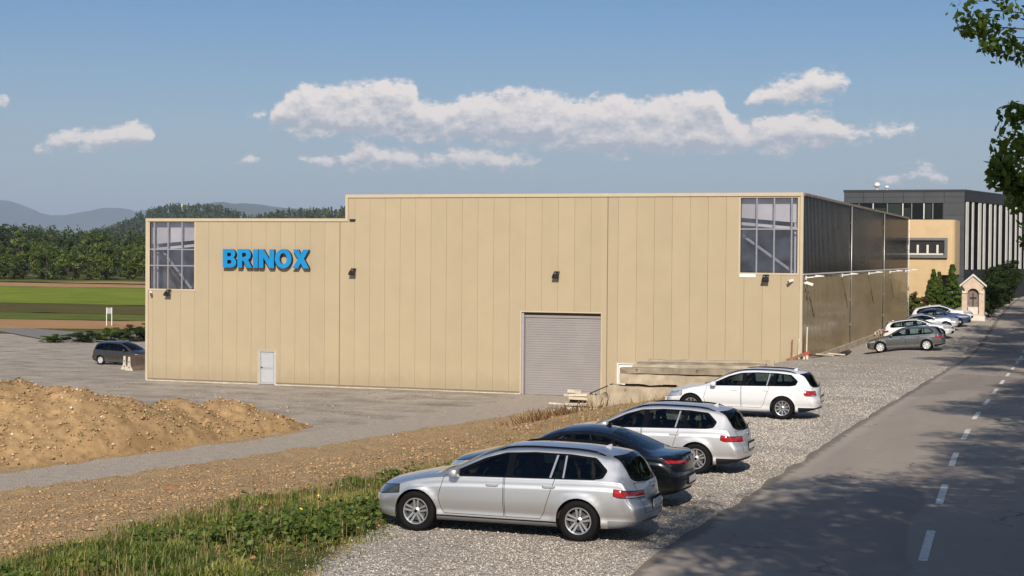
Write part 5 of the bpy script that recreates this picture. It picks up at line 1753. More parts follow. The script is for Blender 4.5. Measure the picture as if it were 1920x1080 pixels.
# ------------------------------------------------------------------ precast beams in front of the hall
def slab(name, x0, x1, y0, y1, z0, z1, mat, label, grp='concrete beams stacked by the hall', seed=0, rough=.02, tilt=0., holes=()):
    """long cast block with chipped edges"""
    n = 14; V = []; F = []
    r_ = np.random.default_rng(seed)
    for i in range(n + 1):
        x = (x1 - x0) * i / n
        j = r_.normal(0, rough, (4, 2)) * (2.2 if i in (0, n) else 1)
        e = r_.normal(0, rough * 2, 4) if i in (0, n) else [0] * 4
        for k, (y, z) in enumerate(((y0, z0), (y1, z0), (y1, z1), (y0, z1))): V.append((x + e[k], y - y0 + j[k, 0], z - z0 + j[k, 1] + tilt * x))
    for i in range(n):
        for k in range(4): F.append((i * 4 + k, i * 4 + (k + 1) % 4, (i + 1) * 4 + (k + 1) % 4, (i + 1) * 4 + k))
    F += [(3, 2, 1, 0), tuple(n * 4 + k for k in range(4))]
    t = empty(name, (x0, y0, z0), label=label, cat='concrete beam', group=grp)
    MB().add(V, F).build('block', mat, t)
    for (a, b_) in holes:
        MB().lathe([(.05, -.03), (.05, .03), (.001, .03)], 10, Matrix.Translation((a - x0, -.012, b_ - z0 + tilt * (a - x0)))).build('lifting_socket', 'black_metal', t)
    return t


slab('concrete_beam', -22.1, -15.2, 78.35, 79.1, .35, 1.58, 'concrete', 'rough bottom concrete block under the dark timber spacers', seed=1, rough=.03, holes=((-21.2, 1.36),))
slab('concrete_beam', -21.45, -14.6, 78.15, 79.2, 1.70, 2.17, 'concrete', 'pale smooth concrete beam lying on the timber spacers', seed=2, rough=.012)
slab('concrete_beam', -21.45, -14.9, 78.28, 78.72, 2.18, 2.47, 'concrete_dark', 'brownish front beam with two round sockets on top of the stack', seed=3, rough=.012, tilt=.012, holes=((-20.6, 2.36), (-17.6, 2.36)))
slab('concrete_beam', -21.0, -14.7, 78.85, 79.25, 2.20, 2.60, 'concrete', 'second beam back on top of the stack', seed=4, rough=.012, tilt=.014)
slab('concrete_beam', -20.9, -14.5, 79.45, 79.9, 2.05, 2.68, 'concrete_dark', 'third beam back on top of the stack', seed=5, rough=.012, tilt=.014)
slab('concrete_beam', -20.5, -14.2, 80.1, 80.55, 1.9, 2.76, 'concrete', 'rearmost beam at the top of the stack', seed=6, rough=.012, tilt=.016)
simple('timber', (.30, .20, .11), .85, var=.3, scale=4, stretch=(1, 8, 8))
simple('timber_pale', (.62, .54, .40), .85, var=.2, scale=4)
simple('timber_dark', (.05, .032, .022), .9, var=.3, scale=5)
for i, (x, lb) in enumerate(((-21.2, 'dark timber spacer at the left end under the pale beam'), (-19.3, 'dark timber spacer in the middle under the pale beam'), (-17.0, 'dark timber spacer hidden behind the white car under the pale beam'))):
    o = MB().box(x, x + .5, 78.3, 79.2, 1.585, 1.695).build('timber_spacer', 'timber_dark'); tag(o, lb, 'timber', 'timber spacers')
o = MB().add([(-23.1, 78.6, 1.08), (-21.9, 78.3, 1.60), (-21.9, 78.6, 1.60), (-23.1, 78.9, 1.08), (-23.1, 78.6, 1.13), (-21.9, 78.3, 1.65), (-21.9, 78.6, 1.65), (-23.1, 78.9, 1.13)], [(0, 3, 2, 1), (4, 5, 6, 7), (0, 1, 5, 4), (1, 2, 6, 5), (2, 3, 7, 6), (3, 0, 4, 7)]).build('leaning_board', 'timber_dark'); tag(o, 'dark board leaning against the left end of the beam stack', 'board')
slab('concrete_beam', -23.2, -22.2, 78.5, 79.1, .45, 1.05, 'concrete', 'broken rough end piece left of the bottom block', seed=9, rough=.05)
# pile of white slabs and planks by the gate
zq = .0
for i, (x0, x1, y0, y1, z0, z1, a, mt, lb) in enumerate((
        (-25.0, -23.2, 80.9, 81.9, .02, .16, 3, 'concrete_pale', 'bottom pale slab of the small pile by the gate'),
        (-25.2, -23.5, 81.0, 81.8, .24, .38, -5, 'concrete_pale', 'second pale slab of the small pile by the gate'),
        (-24.9, -23.4, 80.9, 81.6, .55, .68, 4, 'timber_pale', 'tilted pale slab above the dark gap of the small pile'),
        (-25.2, -23.6, 81.1, 81.9, .72, .84, -3, 'timber_pale', 'long pale slab near the top of the small pile'),
        (-25.1, -24.4, 81.2, 81.7, .86, 1.02, 14, 'concrete_pale', 'small rough block on top of the small pile'),
        (-25.9, -24.9, 80.7, 80.95, .30, .36, 8, 'timber_pale', 'thin plank sticking out left of the small pile'))):
    c_ = Vector(((x0 + x1) / 2, (y0 + y1) / 2, (z0 + z1) / 2))
    M_ = Matrix.Translation(c_) @ Matrix.Rotation(R(a), 4, 'Z') @ Matrix.Rotation(R(a * .35), 4, 'Y')
    o = MB().cbox((0, 0, 0), (x1 - x0, y1 - y0, z1 - z0), M_).build('pale_slab', mt); tag(o, lb, 'slab', 'slab pile by the gate')
o = MB().box(-24.9, -23.6, 81.15, 81.5, .385, .54).build('timber_spacer', 'timber_dark'); tag(o, 'dark timber inside the small pile by the gate', 'timber')
# hoarding at the corner: stakes and a red and white board
simple('red_paint', (.45, .07, .045), .6, var=.2, scale=5)
simple('rust_wood', (.27, .13, .07), .85, var=.3, scale=6)
br = empty('corner_barrier', (-14.3, 87.6, 1.95), label='wooden barrier with a red sloping board at the near corner of the hall', cat='barrier')
for x, h, m_ in ((-.50, .55, 'rust_wood'), (-.15, .8, 'timber_pale'), (.0, .75, 'timber_dark'), (.22, .9, 'timber_dark'), (.38, .85, 'timber_pale'), (.55, .95, 'timber_pale')):
    MB().box(x - .045, x + .045, -.05, .05, -.3, h).build('post', m_, br)
MB().bar((-.55, -.09, .50), (.40, -.09, .88), .04, .16).build('board', 'rust_wood', br)
MB().bar((.41, -.09, .885), (.66, -.09, .98), .042, .17).build('board', 'red_paint', br)
MB().box(.5, .9, -.3, .2, -.1, .08).build('foot_block', 'timber_pale', br)
for x, z0, h, lb in ((-14.82, 1.6, 1.9, 'thin reddish stake leaning on the wall left of the corner barrier'), (-14.45, 1.6, 1.95, 'thin pale stake against the wall behind the corner barrier'), (-14.02, 1.6, 2.6, 'tall pale batten standing at the hall corner')):
    o = MB().bar((x, 88.9, z0), (x + .02, 89.05, z0 + h), .06).build('stake', 'rust_wood' if 'reddish' in lb else 'timber_pale'); tag(o, lb, 'stake')
for (x, y, a, l, m_, lb) in ((-13.4, 91.5, 70, 1.6, 'timber_pale', 'pale plank lying by the side wall near the corner'), (-13.1, 93.4, 40, 1.1, 'timber_pale', 'short pale plank on the gravel by the side wall'), (-13.5, 95.0, 85, 1.8, 'timber', 'brown plank along the foot of the side wall'), (-13.7, 90.3, 60, .9, 'timber_dark', 'black sheet crumpled at the hall corner')):
    M_ = Matrix.Translation((x, y, lot_z(x, y) + .10)) @ Matrix.Rotation(R(a), 4, 'Z') @ Matrix.Rotation(R(5), 4, 'Y')
    o = MB().cbox((0, 0, 0), (l, .28, .07), M_).build('plank', m_); tag(o, lb, 'plank')
o = MB().tube([(-13.9, 93, 2.0), (-13.5, 96, 2.25), (-13.35, 99, 2.3), (-13.5, 102, 2.2), (-13.8, 105, 2.0)], .11, 8).build('drain_pipe', 'black_metal', smooth=True); tag(o, 'black drain pipe bending along the foot of the side wall', 'pipe')
for i in range(3):
    x, y = -12.9 - .1 * i, 112.5 + i * 2.1
    o = empty('road_barrier', (x, y, lot_z(x, y)), R(80), label=('nearest', 'middle', 'farthest')[i] + ' red and white trestle at the foot of the side wall', cat='barrier', group='trestles by the side wall')
    for k in range(6): MB().box(-.9 + k * .3, -.6 + k * .3, -.02, .02, .75, .95).build('board', 'red_paint' if k % 2 else 'white_metal', o)
    for s_ in (-.7, .7): MB().bar((s_, -.25, 0), (s_, -.03, .9), .06).bar((s_, .25, 0), (s_, .03, .9), .06).build('leg', 'timber', o)

# ------------------------------------------------------------------ jersey barriers and sign left of the hall
prof = [(-.30, 0), (.30, 0), (.30, .08), (.13, .34), (.08, .95), (-.08, .95), (-.13, .34), (-.30, .08)]
for i, (x, y, a, lb) in enumerate(((-60.1, 95.6, 84, 'concrete barrier with pale flared end, nearer of two left of the hall'), (-60.9, 96.3, 84, 'concrete barrier just behind the other one left of the hall'))):
    o = empty('jersey_barrier', (x, y, -.01), R(a), label=lb, cat='barrier', group='concrete barriers left of the hall')
    MB().prism(prof, -.02, .0, axis='x').build('end_face', 'concrete_pale', o)
    MB().prism(prof, .001, 3.4, axis='x').build('barrier_body', 'concrete_brown', o)
    for z in (.25, .62): MB().lathe([(.04, -.03), (.04, .002), (.001, .002)], 8, Matrix.Translation((-.035, 0, z)) @ Matrix.Rotation(math.pi / 2, 4, 'Z')).build('socket', 'black_metal', o)
o = empty('field_sign', (-97.45, 151.1, 0), R(25), label='small grey sign on two white posts at the edge of the brown field', cat='sign')
for x in (-.27, .27): MB().box(x - .035, x + .035, -.035, .035, 0, 2.0).build('post', 'white_metal', o)
MB().box(-.23, .23, -.03, .03, 1.32, 2.0).build('panel', 'frame_grey', o)
for k in range(3): MB().box(-.19 + k * .17, -.16 + k * .17, -.034, -.031, 1.42, 1.9).build('panel_stripe', 'white_metal', o)

# ------------------------------------------------------------------ vegetation
def leaf_mat(name, dark, mid, light, trans=.3, rough=.55):
    m = bpy.data.materials.new(name); m.use_nodes = True
    nt = m.node_tree; nt.nodes.clear(); MATS[name] = m
    out = nt.nodes.new('ShaderNodeOutputMaterial')
    a = nt.nodes.new('ShaderNodeAttribute'); a.attribute_name = 'tone'
    oi = nt.nodes.new('ShaderNodeObjectInfo')
    t = nmath(nt, 'ADD', a.outputs['Fac'], nmath(nt, 'MULTIPLY', nmath(nt, 'SUBTRACT', oi.outputs['Random'], .5), .22))
    c = ramp(nt, t, [(.1, dark), (.5, mid), (.9, light)])
    b = nt.nodes.new('ShaderNodeBsdfPrincipled'); nt.links.new(c, b.inputs['Base Color'])
    setin(b, Roughness=rough); b.inputs['Specular IOR Level'].default_value = .3
    tr = nt.nodes.new('ShaderNodeBsdfTranslucent')
    nt.links.new(mixcol(nt, .5, c, (.30, .36, .04), 'MIX'), tr.inputs[0])
    mx = nt.nodes.new('ShaderNodeMixShader'); mx.inputs[0].default_value = trans
    nt.links.new(b.outputs[0], mx.inputs[1]); nt.links.new(tr.outputs[0], mx.inputs[2]); nt.links.new(mx.outputs[0], out.inputs[0])
    return m


leaf_mat('leaf_fresh', (.030, .058, .010), (.070, .120, .018), (.130, .190, .030))
leaf_mat('leaf_wood', (.036, .058, .013), (.095, .130, .024), (.18, .205, .046))
leaf_mat('leaf_dark', (.012, .022, .008), (.028, .046, .014), (.055, .080, .022))
leaf_mat('leaf_conifer', (.010, .020, .010), (.020, .036, .016), (.040, .060, .026))
leaf_mat('leaf_red', (.05, .018, .012), (.11, .05, .025), (.16, .10, .04))
leaf_mat('leaf_far', (.024, .040, .018), (.055, .078, .030), (.10, .118, .048))
leaf_mat('weed', (.045, .075, .014), (.15, .20, .034), (.36, .33, .10), .25)
leaf_mat('straw', (.17, .11, .045), (.30, .21, .09), (.45, .34, .17), .2)
leaf_mat('rust_twig', (.09, .035, .016), (.18, .085, .035), (.30, .19, .09), .1)
simple('bark', (.085, .065, .05), .95, var=.35, scale=5, bumpk=.8, bscale=14, stretch=(2, 2, .5))


def quads(C, Nrm, size, r_, aspect=.62, pts=4):
    """leaf faces: centre, normal, size -> diamond-ish quads"""
    n = len(C)
    a = np.cross(Nrm, r_.normal(size=(n, 3))); a /= np.linalg.norm(a, axis=1, keepdims=True) + 1e-9
    b_ = np.cross(Nrm, a); b_ /= np.linalg.norm(b_, axis=1, keepdims=True) + 1e-9
    s = np.asarray(size).reshape(-1, 1)
    V = np.stack([C - a * s * .5, C - b_ * s * .5 * aspect + a * s * .06, C + a * s * .5, C + b_ * s * .5 * aspect + a * s * .06], 1)
    return V.reshape(-1, 3), np.arange(4 * n).reshape(n, 4)


def unit(v): return v / (np.linalg.norm(v, axis=1, keepdims=True) + 1e-9)


def crown_leaves(r_, clumps, per, size, up=.25, flat=.75):
    """clumps: (n, 4) centres and radii; leaves sit in an uneven skin round each clump"""
    n = len(clumps) * per
    k = np.repeat(np.arange(len(clumps)), per)
    d = unit(r_.normal(size=(n, 3)))
    rad = clumps[k, 3] * (.35 + .75 * r_.random(n) ** .6)
    C = clumps[k, :3] + d * rad[:, None] * np.array([1, 1, flat])
    Nrm = unit(d + r_.normal(size=(n, 3)) * .8 + np.array([0, 0, up]))
    V, F = quads(C, Nrm, size * (.6 + .8 * r_.random(n)), r_)
    tone = np.clip(.5 + .16 * r_.normal(size=len(clumps))[k] + .12 * r_.normal(size=n), 0, 1)
    return V, F, np.repeat(tone, 4)


def limb_tubes(mb, base, tips, r0, r_):
    for t in tips:
        t = Vector(t); b_ = Vector(base)
        mid = (b_ + t) / 2 + Vector((r_.normal() * .25, r_.normal() * .25, .25 + r_.normal() * .2))
        mb.tube([b_, b_.lerp(mid, .5), mid, mid.lerp(t, .55), t], [r0, r0 * .8, r0 * .6, r0 * .38, r0 * .12], 7)


def tree_data(seed, h, trunk_h, cr, ch, nclump, per, leaf, lmat, cone=False, trunk_r=.2, hollow=.35, extra=None, xper=0, xleaf=.1):
    """meshes of one kind of tree: crown and trunk, origin at the foot"""
    r_ = np.random.default_rng(seed)
    if cone:
        t = r_.random(nclump) ** 1.35
        ang = r_.random(nclump) * 2 * np.pi
        rr = cr * (1 - t) * (.55 + .5 * r_.random(nclump)) + .05
        cl = np.stack([np.cos(ang) * rr, np.sin(ang) * rr, trunk_h + t * ch, .12 * cr + .22 * cr * (1 - t)], 1)
    else:
        d = unit(r_.normal(size=(nclump, 3)))
        rad = (hollow + (1 - hollow) * r_.random(nclump) ** .45)
        wob = 1 + .14 * np.sin(3 * np.arctan2(d[:, 1], d[:, 0]) + seed) + .07 * r_.normal(size=nclump)
        cl = np.stack([d[:, 0] * cr * rad * wob, d[:, 1] * cr * rad * wob, trunk_h + ch * .5 + d[:, 2] * ch * .5 * rad * (1 + .1 * r_.normal(size=nclump)), cr * (.16 + .16 * r_.random(nclump))], 1)
    V, F, tone = crown_leaves(r_, cl, per, leaf, flat=.7 if not cone else .45)
    if extra is not None:
        xa_ = np.array(extra); xa_[:, 3] *= 1.3
        V2, F2, t2 = crown_leaves(r_, xa_, xper, xleaf, flat=.6); t2 = np.clip(t2 + .15, 0, 1)  # extra leaves toned lighter: their sunlit look is put into the colour
        F = np.concatenate([F, F2 + len(V)]); V = np.concatenate([V, V2]); tone = np.concatenate([tone, t2])
    co = soup('crown', V, F, lmat, attr=tone)
    tr = MB()
    top = trunk_h + ch * (.55 if not cone else .93)
    lean = r_.normal(size=2) * .03 * h
    tr.tube([(0, 0, -.3), (lean[0] * .2, lean[1] * .2, trunk_h * .5), (lean[0] * .5, lean[1] * .5, trunk_h), (lean[0], lean[1], top)], [trunk_r * 1.25, trunk_r, trunk_r * .85, trunk_r * .2], 9)
    if not cone:
        pick = r_.choice(nclump, min(14, nclump), replace=False)
        limb_tubes(tr, (lean[0] * .5, lean[1] * .5, trunk_h * 1.0), cl[pick, :3], trunk_r * .45, r_)
    if extra is not None:
        for e in extra:
            b0 = Vector((lean[0] * .5, lean[1] * .5, trunk_h * .9)); b1 = Vector((e[0], e[1], e[2])); mid = b0.lerp(b1, .5) + Vector((0, 0, .5))
            tr.tube([b0, mid, b1.lerp(mid, .3), b1], [.05, .03, .016, .006], 5)
    to = tr.build('trunk', 'bark', smooth=True)
    md = (co.data, to.data)
    for o in (co, to): bpy.data.objects.remove(o)
    return md


def plant(data, name, loc, rz, sc_, label, cat, group=None):
    o = empty(name, loc, rz, label, cat, group)
    o.scale = (sc_, sc_, sc_) if not hasattr(sc_, '__len__') else sc_
    for nm, me in zip(('crown', 'trunk'), data):
        if me is not None: link(bpy.data.objects.new(nm, me), o)
    return o


# roadside trees on the right bank, crowns over the road
TR1 = tree_data(11, 13, 4.2, 4.3, 9.5, 105, 330, .17, 'leaf_fresh', trunk_r=.26, hollow=.45)
TR2 = tree_data(12, 14, 4.4, 4.3, 10.0, 100, 330, .17, 'leaf_wood', trunk_r=.28, hollow=.45)
TRH = tree_data(13, 16, 7.6, 4.8, 7.5, 95, 330, .17, 'leaf_wood', trunk_r=.30, hollow=.4)
_tx, _ty = 6.2, 23.8
_tz = ground_z(_tx, _ty) - .1
_ex = [(-1.3, 23.2, 11.35, .40), (-.95, 23.5, 11.0, .45), (-1.0, 23.2, 11.7, .35), (-.5, 23, 11.5, .6), (-.1, 23.3, 12.1, .8), (.3, 23.5, 11.2, .7), (-.45, 23.2, 10.55, .22), (-.55, 23.2, 10.0, .30), (-.75, 23.4, 9.75, .32), (-.8, 23.1, 9.2, .30),
       (-.3, 23.4, 9.5, .5), (-.35, 23.2, 8.9, .4), (-.45, 23.3, 8.45, .28), (.1, 23.4, 9.0, .6), (.1, 23.5, 8.2, .5), (-.1, 23.5, 7.7, .35), (.9, 23.5, 10, .9), (1.4, 23.6, 8.8, .9), (1.0, 23.4, 12.0, 1.0), (-.2, 23.6, 10.1, .35), (-.95, 23.3, 9.5, .22), (-1.0, 23.2, 9.05, .2), (-.2, 23.1, 10.5, .3), (-.5, 23.5, 9.1, .35), (.0, 23.2, 8.6, .45), (-.75, 23.2, 8.75, .22), (.2, 23.6, 9.7, .5), (.3, 23.4, 10.4, .5), (-.25, 23.4, 8.15, .3), (-.3, 23.3, 10.8, .3), (.1, 23.3, 10.7, .5), (-.7, 23.4, 10.75, .22), (-1.45, 23.3, 11.15, .2), (-1.1, 23.1, 10.85, .2), (-.9, 23.3, 9.95, .18), (-1.05, 23.3, 9.3, .15), (-.6, 23.2, 8.25, .18), (-.05, 23.3, 7.85, .3), (.2, 23.4, 7.5, .4), (-.15, 23.3, 10.3, .35), (-.4, 23.4, 10.25, .25), (-.6, 23.3, 9.4, .3), (-.1, 23.5, 9.2, .4), (-.7, 23.3, 9.0, .22), (-.15, 23.2, 9.8, .35), (-.5, 23.2, 8.7, .25), (-.2, 23.4, 8.5, .3), (-.9, 23.4, 8.95, .14), (-1.1, 23.3, 9.15, .12)]
TRB = tree_data(14, 13, 4.2, 4.2, 9.5, 90, 330, .15, 'leaf_fresh', trunk_r=.26, hollow=.45, extra=[(a - _tx, b_ - _ty, c_ - _tz, d_) for a, b_, c_, d_ in _ex], xper=120, xleaf=.11)
kinds_ = (TR1, TR2, TRH, TRB)
row = [(2.5, -4, 2, 1.0), (3.0, 9.5, 2, 1.0), (7.5, 14, 1, 1.0), (8.0, 4.5, 2, 1.0), (_tx, _ty, 3, 1.0), (6.6, 36, 1, 1.05), (6.8, 49, 0, 1.0), (6.6, 62, 1, 1.05), (4.4, 74, 0, 1.25), (4.0, 86, 1, 1.25), (4.0, 99, 0, 1.2), (4.2, 112, 1, 1.15), (4.4, 126, 0, 1.1), (4.6, 142, 1, 1.1), (5.0, 160, 0, 1.1)]
for i, (x, y, k, s_) in enumerate(row):
    lb = 'leafy tree overhanging the road at the top right edge' if k == 3 else 'roadside tree on the right bank beyond the picture edge that shades the road'
    plant(kinds_[k], 'roadside_tree', (x, y, ground_z(x, y) - .1), 0 if k == 3 else i * 1.9, s_, lb, 'tree', 'trees along the right side of the road')

# cypresses, shrubs and dark bushes round the shrine
TH = tree_data(21, 3.2, .05, .78, 3.4, 240, 90, .13, 'leaf_fresh', cone=True, trunk_r=.06)
plant(TH, 'thuja', (-12.4, 148.6, 3.0), 0, (1.0, 1.0, 1.13), 'narrow green thuja in front of the cream wall, left of two', 'thuja', 'thujas by the office')
plant(TH, 'thuja', (-11.95, 148.9, 3.0), 1.3, (.9, .9, 1.07), 'slim green thuja growing against the left thuja', 'thuja', 'thujas by the office')
plant(TH, 'thuja', (-10.75, 147.8, 3.2), 2, (1.25, 1.25, 1.2), 'darker thuja between the cream wall and the shrine', 'thuja', 'thujas by the office')
BU = tree_data(31, 2, .05, 1.0, 1.9, 40, 120, .13, 'leaf_dark', trunk_r=.06, hollow=.2)
BR = tree_data(32, 2, .1, .95, 1.6, 30, 90, .12, 'leaf_red', trunk_r=.05, hollow=.2)
BF = tree_data(33, 2, .05, 1.0, 1.9, 40, 120, .13, 'leaf_fresh', trunk_r=.06, hollow=.2)
plant(BR, 'shrub', (-13.6, 147.5, 2.9), 0, (1.0, 1.0, 1.25), 'reddish shrub by the far end of the hall', 'shrub')
plant(BF, 'shrub', (-14.0, 146.6, 2.2), 1, (1.0, 1.0, 1.1), 'green shrub below the reddish one at the end of the hall', 'shrub')
plant(BF, 'shrub', (-11.4, 147.0, 2.9), 2, (1.2, 1.0, .9), 'low green shrub at the foot of the thujas', 'shrub')
DT = tree_data(34, 6, .8, 2.3, 5.4, 70, 150, .22, 'leaf_dark', trunk_r=.12, hollow=.3)  # leaf colour itself darkened for the shade of the roadside trees
for i, (x, y, s_, lb) in enumerate(((-7.3, 131.0, .52, 'dark bushy tree just behind the shrine roof'), (-6.9, 138, .55, 'dark bushy tree right of the shrine'), (-6.8, 146, .6, 'second dark bushy tree right of the shrine'), (-6.9, 155, .62, 'dark bushy tree farther up the road side'), (-7.0, 166, .66, 'farthest dark bushy tree at the right picture edge'))):
    plant(DT, 'bushy_tree', (x, y, lot_z(x, y) - .2), i * 1.3, s_, lb, 'tree', 'dark trees by the shrine')
plant(BU, 'shrub', (-6.8, 130.5, 3.6), .5, (.9, 1, 1.0), 'dark shrub at the right foot of the shrine', 'shrub')

# bushes along the edge of the yard, far left
for i, (x, y, s_, hz_) in enumerate(((-84.6, 122.6, 1.3, .38), (-82.4, 124.0, 1.4, .50), (-80.8, 125.6, 1.4, .62), (-79.2, 127.2, 1.4, .75), (-77.4, 128.6, 1.5, .85), (-75.4, 130.0, 1.5, .8), (-86.0, 141.0, 1.3, .62), (-84.2, 142.2, 1.2, .5))):
    plant((BF, BU)[i % 2], 'shrub', (x, y, -.05), i * 1.1, (s_, s_, hz_),
          ('leftmost low shrub at the tip of the row along the yard', 'second low shrub from the left along the yard', 'third shrub from the left along the yard', 'fourth shrub from the left along the yard', 'rounded shrub beside the left corner of the hall', 'shrub half hidden behind the left corner of the hall', 'small shrub at the foot of the field sign', 'small shrub right of the field sign')[i], 'shrub', 'shrubs along the yard')

# ------------------------------------------------------------------ loose cover near the camera
def in_view(x, y, z=2.0, m_=.07):
    X = .9449 * x + .3272 * y; Y = -.3272 * x + .9449 * y
    return (np.abs(X / np.maximum(Y, .1)) < .3103 + m_) & (Y > 15)


def surf_z(x, y): return height(x, y) + fine_relief(x, y)


def scatter(n, x0, x1, y0, y1, wfun, r_):
    x = r_.uniform(x0, x1, n); y = r_.uniform(y0, y1, n)
    k = in_view(x, y) & (r_.random(n) < wfun(x, y))
    return x[k], y[k]


# grass and weeds
r_ = np.random.default_rng(5)
def grass_w(x, y):
    lot, g, p, yd = zones(x, y)
    patch = smoothstep(-.35, .2, vnoise(x * .45 + 7, y * .45, 3)) * smoothstep(-.5, .0, vnoise(x * 1.6, y * 1.6 + 9, 2))
    return np.where(x < 0, g * (.12 + .88 * patch), 0) * (1 - lot * .6)
x, y = scatter(700000, -24, -10, 18, 50, grass_w, r_)
n = len(x); z = surf_z(x, y)
big = smoothstep(-.2, .6, vnoise(x * .7 + 30, y * .7 + 11, 3))
hgt = (.035 + .075 * r_.random(n) + .21 * big * r_.random(n) ** 1.5)
wd = .006 + .010 * r_.random(n) + .016 * big * r_.random(n) ** 2
ang = r_.random(n) * 2 * np.pi; lean = .35 + .5 * r_.random(n)
dx, dy = np.cos(ang), np.sin(ang)
B = np.stack([x, y, z - .01], 1)
side = np.stack([-dy, dx, 0 * dx], 1) * wd[:, None] * .5
tip = B + np.stack([dx * hgt * lean, dy * hgt * lean, hgt], 1)
midp = B + np.stack([dx * hgt * lean * .35, dy * hgt * lean * .35, hgt * .62], 1)
V = np.stack([B - side * .5, midp - side * 1.3, tip, midp + side * 1.3], 1).reshape(-1, 3)
dry = smoothstep(.15, .5, vnoise(x * .9 + 50, y * .9 + 3, 2))
tone = np.clip(.40 + .2 * r_.normal(size=n) - .14 * big + .5 * dry + .18 * vnoise(x * 2.5, y * 2.5, 2), 0, 1)
o = soup('grass', V, np.arange(4 * n).reshape(n, 4), 'weed', attr=np.repeat(tone, 4)); tag(o, 'tall green grass and weeds on the bank beside the silver estate', 'grass', kind='stuff')
print('grass blades', n)
# broad-leaved weeds
def weed_w(x, y):
    lot, g, p, yd = zones(x, y)
    return np.where(x < 0, g * smoothstep(.0, .5, vnoise(x * .5 + 17, y * .5 + 5, 3)), 0)
x, y = scatter(12000, -24, -11, 18, 48, weed_w, r_)
x = np.repeat(x, 16) + r_.normal(0, .09, len(x) * 16); y = np.repeat(y, 16) + r_.normal(0, .09, len(y) * 16)
n = len(x); C = np.stack([x, y, surf_z(x, y) + .06 + .22 * r_.random(n)], 1)
V, F = quads(C, unit(r_.normal(size=(n, 3)) * .6 + np.array([0, -.2, .9])), .06 + .07 * r_.random(n), r_)
o = soup('weeds', V, F, 'weed', attr=np.repeat(np.clip(.3 + .15 * r_.normal(size=n), 0, 1), 4)); tag(o, 'broad leaved dark green weeds among the grass on the bank', 'weeds', kind='stuff')
# dry stalks on the edge between soil and grass
def straw_w(x, y):
    lot, g, p, yd = zones(x, y)
    return np.where(x < 0, (1 - lot) * (1 - p) * (1 - yd) * np.clip(smoothstep(.02, .5, g) * .5 + .05 * smoothstep(-24, -13, x) + .3 * smoothstep(-17.5, -13.5, x), 0, 1), 0)
x, y = scatter(60000, -40, -11, 18, 76, straw_w, r_)
n = len(x); z = surf_z(x, y); hgt = .10 + .28 * r_.random(n); ang = r_.random(n) * 6.283
dx, dy = np.cos(ang), np.sin(ang); le = .5 * r_.random(n)
B = np.stack([x, y, z - .01], 1); sd_ = np.stack([-dy, dx, 0 * dx], 1) * .007
tip = B + np.stack([dx * hgt * le, dy * hgt * le, hgt], 1)
V = np.stack([B - sd_, tip - sd_ * .4, tip + sd_ * .4, B + sd_], 1).reshape(-1, 3)
o = soup('dry_grass', V, np.arange(4 * n).reshape(n, 4), 'straw', attr=np.repeat(np.clip(.5 + .2 * r_.normal(size=n), 0, 1), 4)); tag(o, 'dry yellow stalks scattered between soil and weeds', 'dry grass', kind='stuff')
# yellow flowers
simple('petal', (.75, .52, .02), .6, var=.1)
x, y = scatter(1500, -30, -12, 20, 44, lambda a, b_: weed_w(a, b_) * .25, r_)
n = len(x); C = np.stack([x, y, surf_z(x, y) + .26 + .1 * r_.random(n)], 1)
V, F = quads(C, unit(r_.normal(size=(n, 3)) * .4 + np.array([0, -.5, .8])), np.full(n, .05), r_, aspect=1)
o = soup('yellow_flowers', V, F, 'petal'); tag(o, 'small yellow flowers in the weeds', 'flowers', kind='stuff')

# stones and clods: little irregular octahedra
def stones(x, y, size, r_, squash=.65):
    n = len(x); z = surf_z(x, y)
    base = np.array([(1, 0, 0), (-1, 0, 0), (0, 1, 0), (0, -1, 0), (0, 0, 1), (0, 0, -.6)], float)
    P = base[None] * (1 + .35 * r_.normal(size=(n, 6, 1)).clip(-1.5, 1.5)) + .22 * r_.normal(size=(n, 6, 3))
    P *= np.array([1, .8, squash])
    a = r_.random(n) * 6.283; c_, s_ = np.cos(a), np.sin(a)
    Q = P.copy(); Q[..., 0] = P[..., 0] * c_[:, None] - P[..., 1] * s_[:, None]; Q[..., 1] = P[..., 0] * s_[:, None] + P[..., 1] * c_[:, None]
    Q = Q * size[:, None, None] + np.stack([x, y, z + size * .15], 1)[:, None]
    f = np.array([(4, 0, 2), (4, 2, 1), (4, 1, 3), (4, 3, 0), (5, 2, 0), (5, 1, 2), (5, 3, 1), (5, 0, 3)])
    F = (f[None] + (np.arange(n) * 6)[:, None, None]).reshape(-1, 3)
    return Q.reshape(-1, 3), F


def tone_mat(name, stops, rough=.9):
    m, nt, b = new_mat(name)
    a = nt.nodes.new('ShaderNodeAttribute'); a.attribute_name = 'tone'
    nt.links.new(ramp(nt, a.outputs['Fac'], stops), b.inputs['Base Color'])
    setin(b, Roughness=rough); b.inputs['Specular IOR Level'].default_value = .25


